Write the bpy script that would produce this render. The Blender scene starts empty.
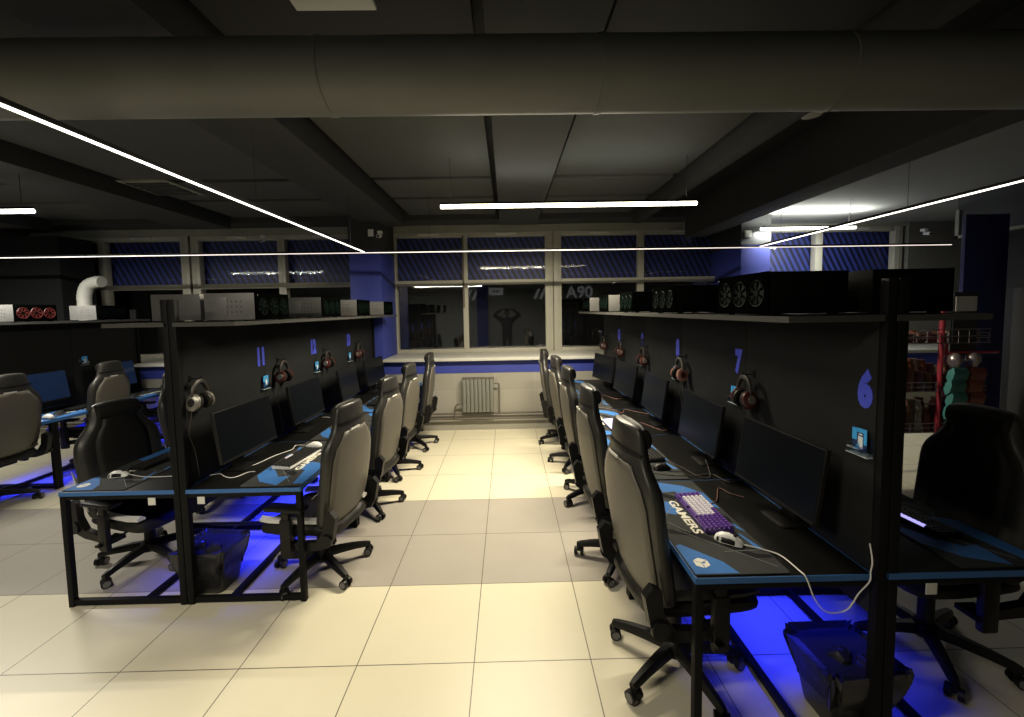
import bpy, bmesh, math, random
from math import sin, cos, pi, radians
from mathutils import Vector, Matrix
random.seed(7)
scene = bpy.context.scene
COL = scene.collection

# ---------------------------------------------------------------- materials
def mat(name, col, rough=.5, metal=0., noise=0., nscale=20., bump=0., spec=.5, emit=None, estr=0., coat=0., alpha=None):
    m = bpy.data.materials.new(name); m.use_nodes = True
    nt = m.node_tree; b = nt.nodes['Principled BSDF']
    b.inputs['Base Color'].default_value = (*col, 1)
    b.inputs['Roughness'].default_value = rough
    b.inputs['Metallic'].default_value = metal
    b.inputs['Specular IOR Level'].default_value = spec
    if coat: b.inputs['Coat Weight'].default_value = coat
    if emit:
        b.inputs['Emission Color'].default_value = (*emit, 1); b.inputs['Emission Strength'].default_value = estr
    if noise or bump:
        tc = nt.nodes.new('ShaderNodeTexCoord'); n = nt.nodes.new('ShaderNodeTexNoise')
        n.inputs['Scale'].default_value = nscale; n.inputs['Detail'].default_value = 4
        nt.links.new(tc.outputs['Object'], n.inputs['Vector'])
        if noise:
            mx = nt.nodes.new('ShaderNodeMix'); mx.data_type = 'RGBA'
            mx.inputs['A'].default_value = (*[c * (1 - noise) for c in col], 1)
            mx.inputs['B'].default_value = (*[min(1, c * (1 + noise)) for c in col], 1)
            nt.links.new(n.outputs['Fac'], mx.inputs['Factor']); nt.links.new(mx.outputs['Result'], b.inputs['Base Color'])
        if bump:
            bp = nt.nodes.new('ShaderNodeBump'); bp.inputs['Strength'].default_value = bump; bp.inputs['Distance'].default_value = .002
            nt.links.new(n.outputs['Fac'], bp.inputs['Height']); nt.links.new(bp.outputs['Normal'], b.inputs['Normal'])
    return m

M = {}
M['leather'] = mat('black_leather', (.012, .012, .011), .5, noise=.15, nscale=30, bump=.25, spec=0.22)
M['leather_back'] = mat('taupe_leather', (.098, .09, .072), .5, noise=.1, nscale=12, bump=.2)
M['leather_shell'] = mat('charcoal_leather', (.021, .0205, .018), .42, noise=.12, nscale=20, bump=.2)
M['leather_white'] = mat('white_leather', (.62, .62, .60), .45)
M['plastic'] = mat('black_plastic', (.008, .008, .008), .42, noise=.1, nscale=40, spec=0.25)
M['caster'] = mat('grey_caster', (.14, .14, .14), .4)
M['metal_black'] = mat('black_powder_coat', (.008, .008, .0085), .5, noise=.1, nscale=50, spec=0.08)
M['desk'] = mat('black_desk_laminate', (.007, .007, .0065), .42, noise=.15, nscale=60, bump=.05, spec=0.12)
M['edge'] = mat('blue_edge_band', (.03, .12, .34), .4)
M['panel'] = mat('black_panel_laminate', (.018, .019, .0195), .5, noise=.2, nscale=6, spec=0.05)
M['shelf'] = mat('dark_shelf', (.03, .03, .029), .45, spec=0.1)
M['shelf_edge'] = mat('grey_shelf_edge', (.055, .055, .052), .45, spec=0.1)
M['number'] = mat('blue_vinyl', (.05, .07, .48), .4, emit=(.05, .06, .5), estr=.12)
M['pc'] = mat('pc_black_steel', (.005, .0055, .0055), .45, noise=.2, nscale=8, spec=0.02)
M['pc_grey'] = mat('pc_grey_steel', (.13, .13, .127), .42, noise=.25, nscale=9)
M['pc_silver'] = mat('pc_silver_steel', (.085, .085, .082), .4, noise=.15, nscale=9)
M['pc_mesh'] = mat('pc_front_mesh', (.0012, .0016, .0014), .55, spec=0)
M['fan'] = mat('fan_dark_green', (.002, .005, .004), .6, spec=0.02)
M['red_glow'] = mat('red_fan_light', (.06, .01, .01), .5, emit=(1, .06, .04), estr=.03)
M['screen'] = mat('screen_black', (.003, .004, .0055), .3, spec=0.12)
M['screen_blue'] = mat('screen_dim_blue', (.006, .012, .03), .2, emit=(.03, .07, .2), estr=.12)
M['bezel'] = mat('bezel_black', (.010, .010, .010), .4, spec=0.2)
M['chrome'] = mat('chrome', (.6, .6, .58), .2, 1.)
M['white'] = mat('white_plastic', (.75, .75, .72), .35)
M['cable_white'] = mat('white_cable', (.72, .72, .68), .45)
M['cable_dark'] = mat('dark_cable', (.05, .04, .04), .5)
M['cable_red'] = mat('brown_cable', (.16, .08, .075), .5)
M['purple'] = mat('purple_keycap', (.10, .035, .28), .45, noise=.3, nscale=60)
M['purple_case'] = mat('purple_case', (.07, .03, .2), .4)
M['key_white'] = mat('white_keycap', (.72, .7, .78), .45)
M['key_black'] = mat('black_keycap', (.02, .02, .02), .45)
M['key_lilac'] = mat('lit_lilac_keycap', (.6, .55, .8), .45, emit=(.5, .42, 1.), estr=.8)
M['mat_grey'] = mat('mat_grey_cloth', (.04, .043, .043), .75, noise=.25, nscale=14, spec=0.08)
M['mat_black'] = mat('mat_black_cloth', (.014, .015, .016), .75, spec=0.05)
M['mat_blue'] = mat('mat_blue_cloth', (.04, .15, .42), .7, noise=.15, nscale=14, spec=0.2)
M['mat_line'] = mat('mat_pale_line', (.16, .17, .17), .7)
M['mat_white'] = mat('mat_cream_print', (.72, .70, .60), .6)
M['ear'] = mat('earcup_red_brown', (.055, .012, .011), .3)
M['ear_silver'] = mat('earcup_silver', (.2, .19, .165), .3, .5)
M['band'] = mat('headband_brown', (.03, .022, .019), .45)
M['pink'] = mat('pink_earcup', (.28, .13, .10), .4)
M['sky_blue'] = mat('leaflet_blue', (.04, .30, .62), .4, emit=(.03, .25, .6), estr=.12)
M['leaf_white'] = mat('leaflet_white', (.7, .75, .78), .4)
M['navy'] = mat('leaflet_navy', (.01, .03, .1), .4)
M['bag'] = mat('black_bin_bag', (.022, .022, .024), .25, noise=.3, nscale=30, bump=1.)
M['bin'] = mat('bin_black', (.02, .02, .02), .35)
M['duct'] = mat('duct_dark_grey', (.125, .13, .12), .55, noise=.25, nscale=2.2)
M['ceil'] = mat('ceiling_black', (.018, .018, .018), .8, noise=.15, nscale=3)
M['ceil_panel'] = mat('ceiling_panel_grey', (.070, .073, .068), .8, noise=.12, nscale=2)
M['rib'] = mat('ceiling_rib_dark', (.036, .037, .036), .75, noise=.2, nscale=3)
M['ceil_white'] = mat('ceiling_white_paint', (.22, .23, .23), .8, noise=.1, nscale=2)
M['concrete'] = mat('grey_beam', (.24, .24, .20), .7, noise=.2, nscale=4)
M['blue_paint'] = mat('blue_wall_paint', (.03, .045, .27), .55, noise=.08, nscale=4)
M['dark_wall'] = mat('dark_wall_paint', (.03, .032, .034), .7, noise=.2, nscale=3)
M['grey_wall'] = mat('grey_wall_paint', (.13, .13, .12), .7, noise=.2, nscale=3)
M['frame'] = mat('window_frame_cream', (.37, .36, .30), .45, noise=.06, nscale=5)
M['counter'] = mat('white_counter', (.52, .52, .48), .35, noise=.05, nscale=8)
M['rad'] = mat('radiator_grey', (.16, .165, .145), .45)
M['pipe'] = mat('pipe_brown_grey', (.10, .085, .07), .5)
M['white_hose'] = mat('white_hose', (.55, .56, .52), .45)
M['lamp'] = mat('lamp_tube', (1, .9, .7), .4, emit=(1., .90, .66), estr=11)
M['lamp_cool'] = mat('lamp_tube_cool', (1, 1, .95), .4, emit=(.95, .97, .88), estr=9)
M['led'] = mat('led_strip_glow', (1, 1, 1), .4, emit=(1., .93, .84), estr=3.2)
M['led_dim'] = mat('led_strip_dim', (1, 1, 1), .4, emit=(1., .86, .78), estr=1.1)
M['blue_glow'] = mat('blue_led_glow', (.05, .05, 1), .4, emit=(.03, .03, 1.), estr=3)
M['red_metal'] = mat('red_rack_metal', (.35, .03, .05), .4)
M['wire'] = mat('rack_wire', (.45, .4, .4), .3, .8)
M['teal'] = mat('teal_packet', (.07, .26, .25), .4, noise=.3, nscale=25)
M['orange'] = mat('orange_packet', (.25, .08, .045), .4, noise=.3, nscale=25)
M['brown'] = mat('brown_snack', (.13, .06, .04), .5, noise=.4, nscale=25)
M['magenta'] = mat('magenta_snack', (.35, .08, .16), .5, noise=.5, nscale=25)
M['paper'] = mat('paper_white', (.6, .6, .56), .6)
M['skin'] = mat('skin', (.12, .07, .05), .6)
M['cloth_dark'] = mat('dark_sweater', (.012, .014, .022), .85)
M['hair'] = mat('dark_hair', (.015, .012, .01), .6)
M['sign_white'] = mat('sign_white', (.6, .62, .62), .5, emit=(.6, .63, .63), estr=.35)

def clear_mat(name, fac, col=(1, 1, 1), rough=.02):
    m = bpy.data.materials.new(name); m.use_nodes = True; nt = m.node_tree; nt.nodes.clear()
    o = nt.nodes.new('ShaderNodeOutputMaterial'); mx = nt.nodes.new('ShaderNodeMixShader')
    t = nt.nodes.new('ShaderNodeBsdfTransparent'); t.inputs[0].default_value = (*col, 1)
    g = nt.nodes.new('ShaderNodeBsdfGlossy'); g.inputs['Roughness'].default_value = rough
    mx.inputs[0].default_value = fac
    nt.links.new(t.outputs[0], mx.inputs[1]); nt.links.new(g.outputs[0], mx.inputs[2]); nt.links.new(mx.outputs[0], o.inputs[0])
    return m
M['glass'] = clear_mat('window_glass', .11)
M['glass_up'] = clear_mat('window_glass_upper', .012)
M['acrylic'] = clear_mat('clear_acrylic', .22, (.86, .92, .95), .08)

def stripes():
    m = bpy.data.materials.new('blue_striped_shutter'); m.use_nodes = True; nt = m.node_tree
    b = nt.nodes['Principled BSDF']; b.inputs['Roughness'].default_value = .5
    tc = nt.nodes.new('ShaderNodeTexCoord'); mp = nt.nodes.new('ShaderNodeMapping')
    mp.inputs['Rotation'].default_value = (0, radians(27), 0)
    w = nt.nodes.new('ShaderNodeTexWave'); w.bands_direction = 'X'; w.inputs['Scale'].default_value = 3.4
    w.inputs['Distortion'].default_value = 0
    r = nt.nodes.new('ShaderNodeValToRGB')
    r.color_ramp.elements[0].position = .38; r.color_ramp.elements[0].color = (.004, .006, .03, 1)
    r.color_ramp.elements[1].position = .62; r.color_ramp.elements[1].color = (.025, .04, .21, 1)
    nt.links.new(tc.outputs['Object'], mp.inputs['Vector']); nt.links.new(mp.outputs['Vector'], w.inputs['Vector'])
    nt.links.new(w.outputs['Fac'], r.inputs['Fac']); nt.links.new(r.outputs['Color'], b.inputs['Base Color'])
    return m
M['stripes'] = stripes()

def floor_mat():
    m = bpy.data.materials.new('floor_tiles'); m.use_nodes = True; nt = m.node_tree
    b = nt.nodes['Principled BSDF']
    tc = nt.nodes.new('ShaderNodeTexCoord'); sep = nt.nodes.new('ShaderNodeSeparateXYZ')
    nt.links.new(tc.outputs['Object'], sep.inputs[0])
    def math(op, a, bb=None, c=None):
        n = nt.nodes.new('ShaderNodeMath'); n.operation = op
        for i, v in enumerate((a, bb, c)):
            if v is None: continue
            if isinstance(v, (int, float)): n.inputs[i].default_value = v
            else: nt.links.new(v, n.inputs[i])
        return n.outputs[0]
    def line(c):   # distance to nearest multiple of .6
        a = math('MULTIPLY', c, 1 / .6); f = math('FRACT', math('ADD', a, 100.5)); return math('ABSOLUTE', math('SUBTRACT', f, .5))
    lx, ly = line(sep.outputs[0]), line(sep.outputs[1])
    mn = math('MINIMUM', lx, ly); g = math('LESS_THAN', mn, .0042)
    # the darker band of tiles runs across the room between two joints
    band = math('MULTIPLY', math('GREATER_THAN', sep.outputs[1], .6), math('LESS_THAN', sep.outputs[1], 1.8))
    n = nt.nodes.new('ShaderNodeTexNoise'); n.inputs['Scale'].default_value = 3.; n.inputs['Detail'].default_value = 6
    nt.links.new(tc.outputs['Object'], n.inputs['Vector'])
    def mix(f, a, bb):
        x = nt.nodes.new('ShaderNodeMix'); x.data_type = 'RGBA'
        for k, v in (('Factor', f), ('A', a), ('B', bb)):
            if isinstance(v, tuple): x.inputs[k].default_value = (*v, 1)
            else: nt.links.new(v, x.inputs[k])
        return x.outputs['Result']
    light = mix(n.outputs['Fac'], (.58, .54, .40), (.63, .59, .45))
    dark = mix(n.outputs['Fac'], (.31, .285, .245), (.36, .335, .29))
    c = mix(band, light, dark); c = mix(g, c, (.10, .09, .07))
    nt.links.new(c, b.inputs['Base Color'])
    b.inputs['Roughness'].default_value = .38; b.inputs['Specular IOR Level'].default_value = .35
    return m
M['floor'] = floor_mat()

def tile_wall():
    m = bpy.data.materials.new('wall_tiles'); m.use_nodes = True; nt = m.node_tree
    b = nt.nodes['Principled BSDF']; b.inputs['Roughness'].default_value = .5
    tc = nt.nodes.new('ShaderNodeTexCoord'); br = nt.nodes.new('ShaderNodeTexBrick'); mp = nt.nodes.new('ShaderNodeMapping')
    mp.inputs['Rotation'].default_value = (radians(90), 0, 0)
    br.offset = 0; br.inputs['Scale'].default_value = 1
    br.inputs['Brick Width'].default_value = .6; br.inputs['Row Height'].default_value = .6
    br.inputs['Mortar Size'].default_value = .003
    br.inputs['Color1'].default_value = (.30, .29, .245, 1); br.inputs['Color2'].default_value = (.275, .265, .225, 1)
    br.inputs['Mortar'].default_value = (.34, .33, .28, 1)
    nt.links.new(tc.outputs['Object'], mp.inputs['Vector']); nt.links.new(mp.outputs['Vector'], br.inputs['Vector'])
    nt.links.new(br.outputs['Color'], b.inputs['Base Color'])
    return m
M['wall_tile'] = tile_wall()

# ---------------------------------------------------------------- mesh builder
class MB:
    def __init__(s): s.v = []; s.f = []; s.mi = []; s.mats = []; s.sm = []
    def m(s, material):
        if material not in s.mats: s.mats.append(material)
        return s.mats.index(material)
    def add(s, vs, fs, material, smooth=False, T=None):
        o = len(s.v); i = s.m(material)
        s.v += [tuple((T @ Vector(v)) if T else v) for v in vs]
        for f in fs: s.f.append([a + o for a in f]); s.mi.append(i); s.sm.append(smooth)
        return s
    def box(s, x0, x1, y0, y1, z0, z1, material, bev=0., T=None):
        if x0 > x1: x0, x1 = x1, x0
        if y0 > y1: y0, y1 = y1, y0
        if bev <= 0:
            vs = [(x, y, z) for x in (x0, x1) for y in (y0, y1) for z in (z0, z1)]
            fs = [(0, 1, 3, 2), (4, 6, 7, 5), (0, 4, 5, 1), (2, 3, 7, 6), (0, 2, 6, 4), (1, 5, 7, 3)]
            return s.add(vs, fs, material, T=T)
        bm = bmesh.new(); bmesh.ops.create_cube(bm, size=1)
        for v in bm.verts: v.co = Vector(((x0 + x1) / 2 + v.co.x * (x1 - x0), (y0 + y1) / 2 + v.co.y * (y1 - y0), (z0 + z1) / 2 + v.co.z * (z1 - z0)))
        bmesh.ops.bevel(bm, geom=bm.edges[:], offset=bev, segments=2, affect='EDGES', profile=.6)
        s.bm(bm, material, T=T); return s
    def bm(s, bm, material, smooth=False, T=None):
        bm.verts.index_update()
        s.add([v.co[:] for v in bm.verts], [[v.index for v in f.verts] for f in bm.faces], material, smooth, T); bm.free()
    def loft(s, rings, material, caps=True, closed=True, smooth=True, T=None):
        n = len(rings[0]); vs = [p for r in rings for p in r]; fs = []
        for i in range(len(rings) - 1):
            for j in range(n if closed else n - 1):
                k = (j + 1) % n; fs.append((i * n + j, i * n + k, (i + 1) * n + k, (i + 1) * n + j))
        if caps and closed: fs.append(tuple(reversed(range(n)))); fs.append(tuple((len(rings) - 1) * n + j for j in range(n)))
        return s.add(vs, fs, material, smooth, T)
    def tube(s, pts, r, material, n=8, closed=False, T=None, sect=None):
        P = [Vector(p) for p in pts]; rings = []; up = None
        for i, p in enumerate(P):
            if closed: d = P[(i + 1) % len(P)] - P[i - 1]
            else: d = P[min(i + 1, len(P) - 1)] - P[max(i - 1, 0)]
            d.normalize()
            if up is None: up = Vector((0, 0, 1)) if abs(d.z) < .9 else Vector((1, 0, 0))
            a = d.cross(up)
            if a.length < 1e-4: a = d.orthogonal()
            a.normalize(); b = a.cross(d).normalized(); up = b
            rr = r[i] if isinstance(r, (list, tuple)) else r
            rings.append([tuple(p + a * cos(2 * pi * k / n) * rr + b * sin(2 * pi * k / n) * rr) for k in range(n)])
        if closed: rings.append(rings[0])
        return s.loft(rings, material, caps=not closed, T=T)
    def cyl(s, p0, p1, r, material, n=16, r1=None, T=None):
        return s.tube([p0, p1], [r, r if r1 is None else r1], material, n, T=T)
    def lathe(s, prof, material, n=20, T=None, smooth=True):
        rings = [[(r * cos(2 * pi * k / n), r * sin(2 * pi * k / n), z) for k in range(n)] for r, z in prof]
        return s.loft(rings, material, T=T, smooth=smooth)
    def prism(s, pts, z0, z1, material, T=None):
        n = len(pts); vs = [(x, y, z0) for x, y in pts] + [(x, y, z1) for x, y in pts]
        fs = [tuple(reversed(range(n))), tuple(range(n, 2 * n))] + [(i, (i + 1) % n, n + (i + 1) % n, n + i) for i in range(n)]
        return s.add(vs, fs, material, T=T)
    def mesh_from(s, me, material, T):
        return s.add([v.co[:] for v in me.vertices], [tuple(p.vertices) for p in me.polygons], material, T=T)
    def ob(s, name, parent=None, label=None, kind=None, cat=None, group=None, loc=None):
        me = bpy.data.meshes.new(name); me.from_pydata(s.v, [], s.f)
        for m_ in s.mats: me.materials.append(m_)
        for p, i, sm in zip(me.polygons, s.mi, s.sm): p.material_index = i; p.use_smooth = sm
        b = bmesh.new(); b.from_mesh(me); bmesh.ops.recalc_face_normals(b, faces=b.faces); b.to_mesh(me); b.free()
        try: me.set_sharp_from_angle(angle=radians(42))
        except Exception: pass
        o = bpy.data.objects.new(name, me); COL.objects.link(o)
        if parent: o.parent = parent
        if loc: o.location = loc
        tag(o, label, cat, group, kind); return o
def tag(o, label=None, cat=None, group=None, kind=None):
    if label: o['label'] = label
    if cat: o['category'] = cat
    if group: o['group'] = group
    if kind: o['kind'] = kind
    return o
def empty(name, loc=(0, 0, 0), rz=0, label=None, cat=None, group=None):
    o = bpy.data.objects.new(name, None); COL.objects.link(o); o.location = loc; o.rotation_euler = (0, 0, rz); o.empty_display_size = .1
    return tag(o, label, cat, group)
KIDS = {}
def kids(o): return [c for c in COL.objects if c.parent == o]
def copy_tree(o, loc=None, rz=None, label=None, parent=None, group=None, ks=None):
    c = o.copy(); COL.objects.link(c); c.parent = parent
    if loc is not None: c.location = loc
    if rz is not None: c.rotation_euler = (0, 0, rz)
    if label: c['label'] = label
    if group: c['group'] = group
    for k in kids(o): copy_tree(k, parent=c)
    return c
def Tm(loc=(0, 0, 0), rz=0, rx=0, ry=0):
    return Matrix.Translation(loc) @ Matrix.Rotation(rz, 4, 'Z') @ Matrix.Rotation(ry, 4, 'Y') @ Matrix.Rotation(rx, 4, 'X')
def text_mesh(s, size, extrude=.0005, offset=0.):
    cu = bpy.data.curves.new('txt', 'FONT'); cu.body = s; cu.size = size; cu.extrude = extrude; cu.offset = offset
    cu.align_x = 'CENTER'; cu.align_y = 'CENTER'; cu.resolution_u = 3
    o = bpy.data.objects.new('txt', cu); COL.objects.link(o)
    dg = bpy.context.evaluated_depsgraph_get(); me = bpy.data.meshes.new_from_object(o.evaluated_get(dg))
    bpy.data.objects.remove(o); return me
def smooth_path(pts, n=6):
    P = [Vector(p) for p in pts]; out = []
    for i in range(len(P) - 1):
        a, b, c, d = P[max(i - 1, 0)], P[i], P[i + 1], P[min(i + 2, len(P) - 1)]
        for k in range(n):
            t = k / n
            out.append(.5 * ((2 * b) + (c - a) * t + (2 * a - 5 * b + 4 * c - d) * t * t + (3 * b - a - 3 * c + d) * t ** 3))
    out.append(P[-1]); return out
def cable(name, pts, r, material, label, group=None, parent=None):
    mb = MB(); mb.tube(smooth_path(pts), r, material, 6)
    if parent: return mb.ob(name, parent)
    return mb.ob(name, label=label, cat='cable', group=group)

# ---------------------------------------------------------------- room
XL, XR, YB, YF, W = -9.0, 8.0, -5.0, 4.06, 4.9      # left, right, behind camera, lower back wall, window plane
CZ = 3.42
def struct(name, mb, parent=None, label=None): return mb.ob(name, parent, label=label, kind='structure' if parent is None else None)
struct('floor', MB().box(XL, XR, YB, W + .3, -.1, 0, M['floor']), label='cream floor tiles with a darker grey-beige band')
struct('ceiling', MB().box(XL, 3.35, YB, W + .3, CZ, CZ + .1, M['ceil']).box(3.35, XR, YB, W + .3, 3.16, CZ + .1, M['ceil_white']), label='black ceiling, white beyond the right beam')
struct('wall_left', MB().box(XL - .1, XL, YB, W + .3, 0, CZ, M['dark_wall']))
struct('wall_right', MB().box(XR, XR + .1, YB, W + .3, 0, CZ, M['dark_wall']))
struct('wall_front', MB().box(XL, XR, YB - .1, YB, 0, CZ, mat('blue_grey_wall', (.27, .30, .33), .7, noise=.15, nscale=1.5)), label='dark grey wall behind the viewer')
# lower back wall: tiled with a blue band under the counter, parapet carries the window sill
lw = MB()
lw.box(XL, XR, YF, YF + .06, 0, .87, M['wall_tile'])
lw.box(XL, XR, YF - .004, YF + .06, .87, 1.06, M['blue_paint'])
lw.box(XL, XR, YF + .06, W + .1, 0, 1.05, M['dark_wall'])
lw.box(6.95, XR, W - .1, W + .1, 1.05, CZ, M['grey_wall'])
lw.box(XL, -7.6, W - .1, W + .1, 1.05, CZ, M['dark_wall'])
struct('wall_back', lw, label='tiled lower wall with a blue band')
MB().box(-1.64, 8, YF - .09, W, 1.06, 1.105, M['counter'], .006).ob('window_counter', label='long white counter below the windows, between blue columns and beyond', cat='counter')
MB().box(-9, -2.12, YF - .09, W, 1.06, 1.105, M['counter'], .006).ob('window_counter', label='white counter left of the left blue column', cat='counter')
# header beam over the windows
hb = MB().box(XL, XR, W - .06, W + .2, 3.10, 3.42, M['concrete']).box(XL, XR, W - .45, W - .06, 3.22, 3.42, M['rib'])
struct('trim_1', hb, label='grey concrete beam over the windows')
for i, (a, b) in enumerate(((-2.12, -1.66), (3.72, 4.16))):
    c = MB().box(a, b, 4.1, W + .1, 0, 2.72, M['blue_paint'], .004).box(a - .003, b + .003, 4.097, W + .1, 2.72, CZ, M['dark_wall'])
    struct('trim_%d' % (i + 2), c, label=('left' if i == 0 else 'right') + ' blue column with black top')
# windows
bays = [[(-7.57, -6.52), (-6.41, -5.17)], [(-4.87, -3.58), (-3.46, -2.16)], [(-1.63, -.53), (-.445, .855)], [(1.125, 2.415), (2.515, 3.72)], [(4.2, 5.41), (5.53, 6.76)]]
for i, bay in enumerate(bays):
    x0, x1 = bay[0][0] - .13, bay[-1][1] + .13
    if i == 2: x0 = -1.66
    if i == 3: x1 = 3.72
    if i == 4: x0 = 4.16
    win = empty('window_%d' % (i + 1), ((x0 + x1) / 2, W, 1.1)); win['kind'] = 'structure'
    cx = (x0 + x1) / 2
    fr = MB(); d0, d1 = -.05, .05
    def rect(a, b, z0, z1, mb=fr, y0=d0, y1=d1, m_=M['frame']): mb.box(a - cx, b - cx, y0, y1, z0 - 1.1, z1 - 1.1, m_, .004)
    rect(x0, x1, 1.10, 1.16); rect(x0, x1, 2.235, 2.315); rect(x0, x1, 3.03, 3.10)
    edges = [x0] + [e for p in bay for e in p] + [x1]
    for k in range(0, len(edges), 2):
        if edges[k + 1] - edges[k] > .005: rect(edges[k], edges[k + 1], 1.1, 3.1, y0=-.06)
        if edges[k + 1] - edges[k] > .12: rect((edges[k] + edges[k + 1]) / 2 - .005, (edges[k] + edges[k + 1]) / 2 + .005, 1.1, 3.1, y0=-.066)
    fr.ob('window_frame', win)
    for a, b in bay:
        MB().box(a - cx, b - cx, -.004, .004, .06, 1.135, M['glass']).ob('pane', win)
        MB().box(a - cx, b - cx, -.004, .004, 1.215, 1.93, M['glass_up']).ob('upper_pane', win)
        # corrugated shutter outside the upper pane
        sh = MB(); n = 40; pts = []
        MB().box(a - cx - .05, b - cx + .05, .10, .12, 1.19, 1.96, M['stripes']).ob('shutter', win, label='blue shutter with diagonal stripes')
        xm = (a + b) / 2 - cx
        MB().box(xm - .17, xm + .17, -.085, -.05, 1.955, 1.985, M['counter'], .004).ob('window_handle', win)
    if i == 2:
        MB().box(-.53 - cx + .0, -.50 - cx, -.075, -.06, .75, 1.95, M['pipe']).ob('opening_rod', win)
# dark night beyond the glass
struct('wall_outside', MB().box(XL, XR, W + 1.6, W + 1.65, 0, CZ, M['mat_black']).box(XL, XR, W + .3, W + 1.65, -.1, -.05, M['mat_black']), label='black night outside')
# ceiling ribs and hung panels
RIBS = [(-4.75, -4.05), (-1.95, -1.36), (.115, .69), (2.2, 2.32), (-7.4, -6.8)]
for i, (a, b) in enumerate(RIBS):
    struct('trim_%d' % (i + 4), MB().box(a, b, -5 if i != 1 else -1, W - .45, 3.13, CZ, M['rib'], .01), label='dark ceiling rib')
struct('trim_9', MB().box(3.02, 3.36, YB, W - .45, 2.9, CZ, M['rib'], .008), label='deep dark beam before the white ceiling')
struct('trim_10', MB().box(5.86, 6.2, -2, 3.1, 2.62, 3.2, M['dark_wall']).box(5.835, 5.86, -2, 3.1, 2.60, 2.635, M['concrete']).box(5.835, 5.86, 3.06, 3.1, 2.6, 2.95, M['concrete']), label='dark dropped beam with a pale edge at the right')
gaps = [(-6.75, -4.8), (-4.0, -2.0), (-1.3, .07), (.74, 2.15)]
k = 1
for a, b in gaps:
    for y0, y1 in ((.5, 2.62), (2.72, 3.42), (3.52, 4.4), (-1.9, .4)):
        MB().box(a + .02, b - .02, y0, y1, 3.29, 3.34, M['ceil_panel'] if y0 > 0 else M['ceil'], .006).ob('ceiling_panel', label='hung grey ceiling panel', cat='panel', group='hung grey ceiling panels')
# blue wall pieces at the right side
struct('trim_11', MB().box(5.18, 5.66, 2.4, 2.44, 0, 2.75, mat('navy_wall_paint', (.008, .012, .09), .6), .004), label='dark navy wall panel behind the snack rack')
struct('trim_12', MB().box(-7.9, -6.35, 4.1, 4.6, 0, 3.0, M['mat_black']), label='black column at the far left')

# ---------------------------------------------------------------- services
d = MB(); R = .15
prof = []
x = XL
rings = []
seams = [-3.4, -1.9, -.56, .62, 1.66, 3.1, 4.6]
xs = [XL]
for s_ in seams: xs += [s_ - .012, s_ - .011, s_ + .011, s_ + .012]
xs += [XR]
for x in xs:
    rr = R + (.004 if any(abs(x - s_) < .0115 for s_ in seams) else 0)
    rings.append([(x, -.137 + rr * cos(2 * pi * j / 40), 2.825 + rr * sin(2 * pi * j / 40)) for j in range(40)])
d.loft(rings, M['duct']); d.ob('air_duct', label='long round dark grey air duct across the ceiling', cat='duct')

def pendant(x0, x1, y, z, glow, label, cz):
    t = empty('pendant_light', ((x0 + x1) / 2, y, z), label=label, cat='lamp'); h = (x1 - x0) / 2
    MB().box(-h, h, -.016, .016, .016, .035, M['metal_black'], .003).ob('housing', t)
    MB().cyl((-h, 0, 0), (h, 0, 0), .021, glow, 12).ob('tube', t, label='glowing tube')
    for s_ in (-1, 1):
        MB().tube([(s_ * (h - .06), 0, .03), (s_ * (h - .1), 0, .07), (s_ * (h - .1), 0, cz - z)], .003, M['cable_dark'], 5).ob('suspension_cable', t)
    return t
pendant(-.43, 2.09, 2.07, 2.825, M['lamp'], 'glowing warm white tube light hanging over the aisle', 3.3)
pendant(3.95, 5.35, 4.0, 2.93, M['lamp_cool'], 'bright tube light hanging right of the deep beam', 3.16)
pendant(-6.4, -4.20, 1.92, 2.8, M['lamp_cool'], 'tube light at the left edge of the photo', 3.3)
# LED rectangle
def led(p0, p1, glow, label):
    p0, p1 = Vector(p0), Vector(p1); mid = (p0 + p1) / 2; t = empty('led_strip_light', mid, label=label, cat='led light')
    ax = (p1 - p0).normalized(); L = (p1 - p0).length / 2
    T = Matrix.Rotation(math.atan2(ax.y, ax.x), 4, 'Z')
    MB().box(-L, L, -.012, .012, .006, .026, M['metal_black'], T=T).ob('profile', t)
    MB().box(-L, L, -.006, .006, -.003, .006, glow, T=T).ob('diffuser', t)
    for s_ in (-.8, .0, .8):
        q = T @ Vector((L * s_, 0, .02)); MB().cyl(q, q + Vector((0, 0, .72)), .0018, M['cable_dark'], 4).ob('hanging_wire', t)
led((-1.56, -1.2, 2.55), (-1.56, 3.13, 2.55), M['led'], 'thin LED strip running away over the left desks')
led((3.42, -.6, 2.55), (3.42, 3.16, 2.55), M['led'], 'thin LED strip running away over the right desks')
led((-7.5, 3.145, 2.55), (5.98, 3.26, 2.55), M['led_dim'], 'thin LED strip across the room before the windows')

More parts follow.
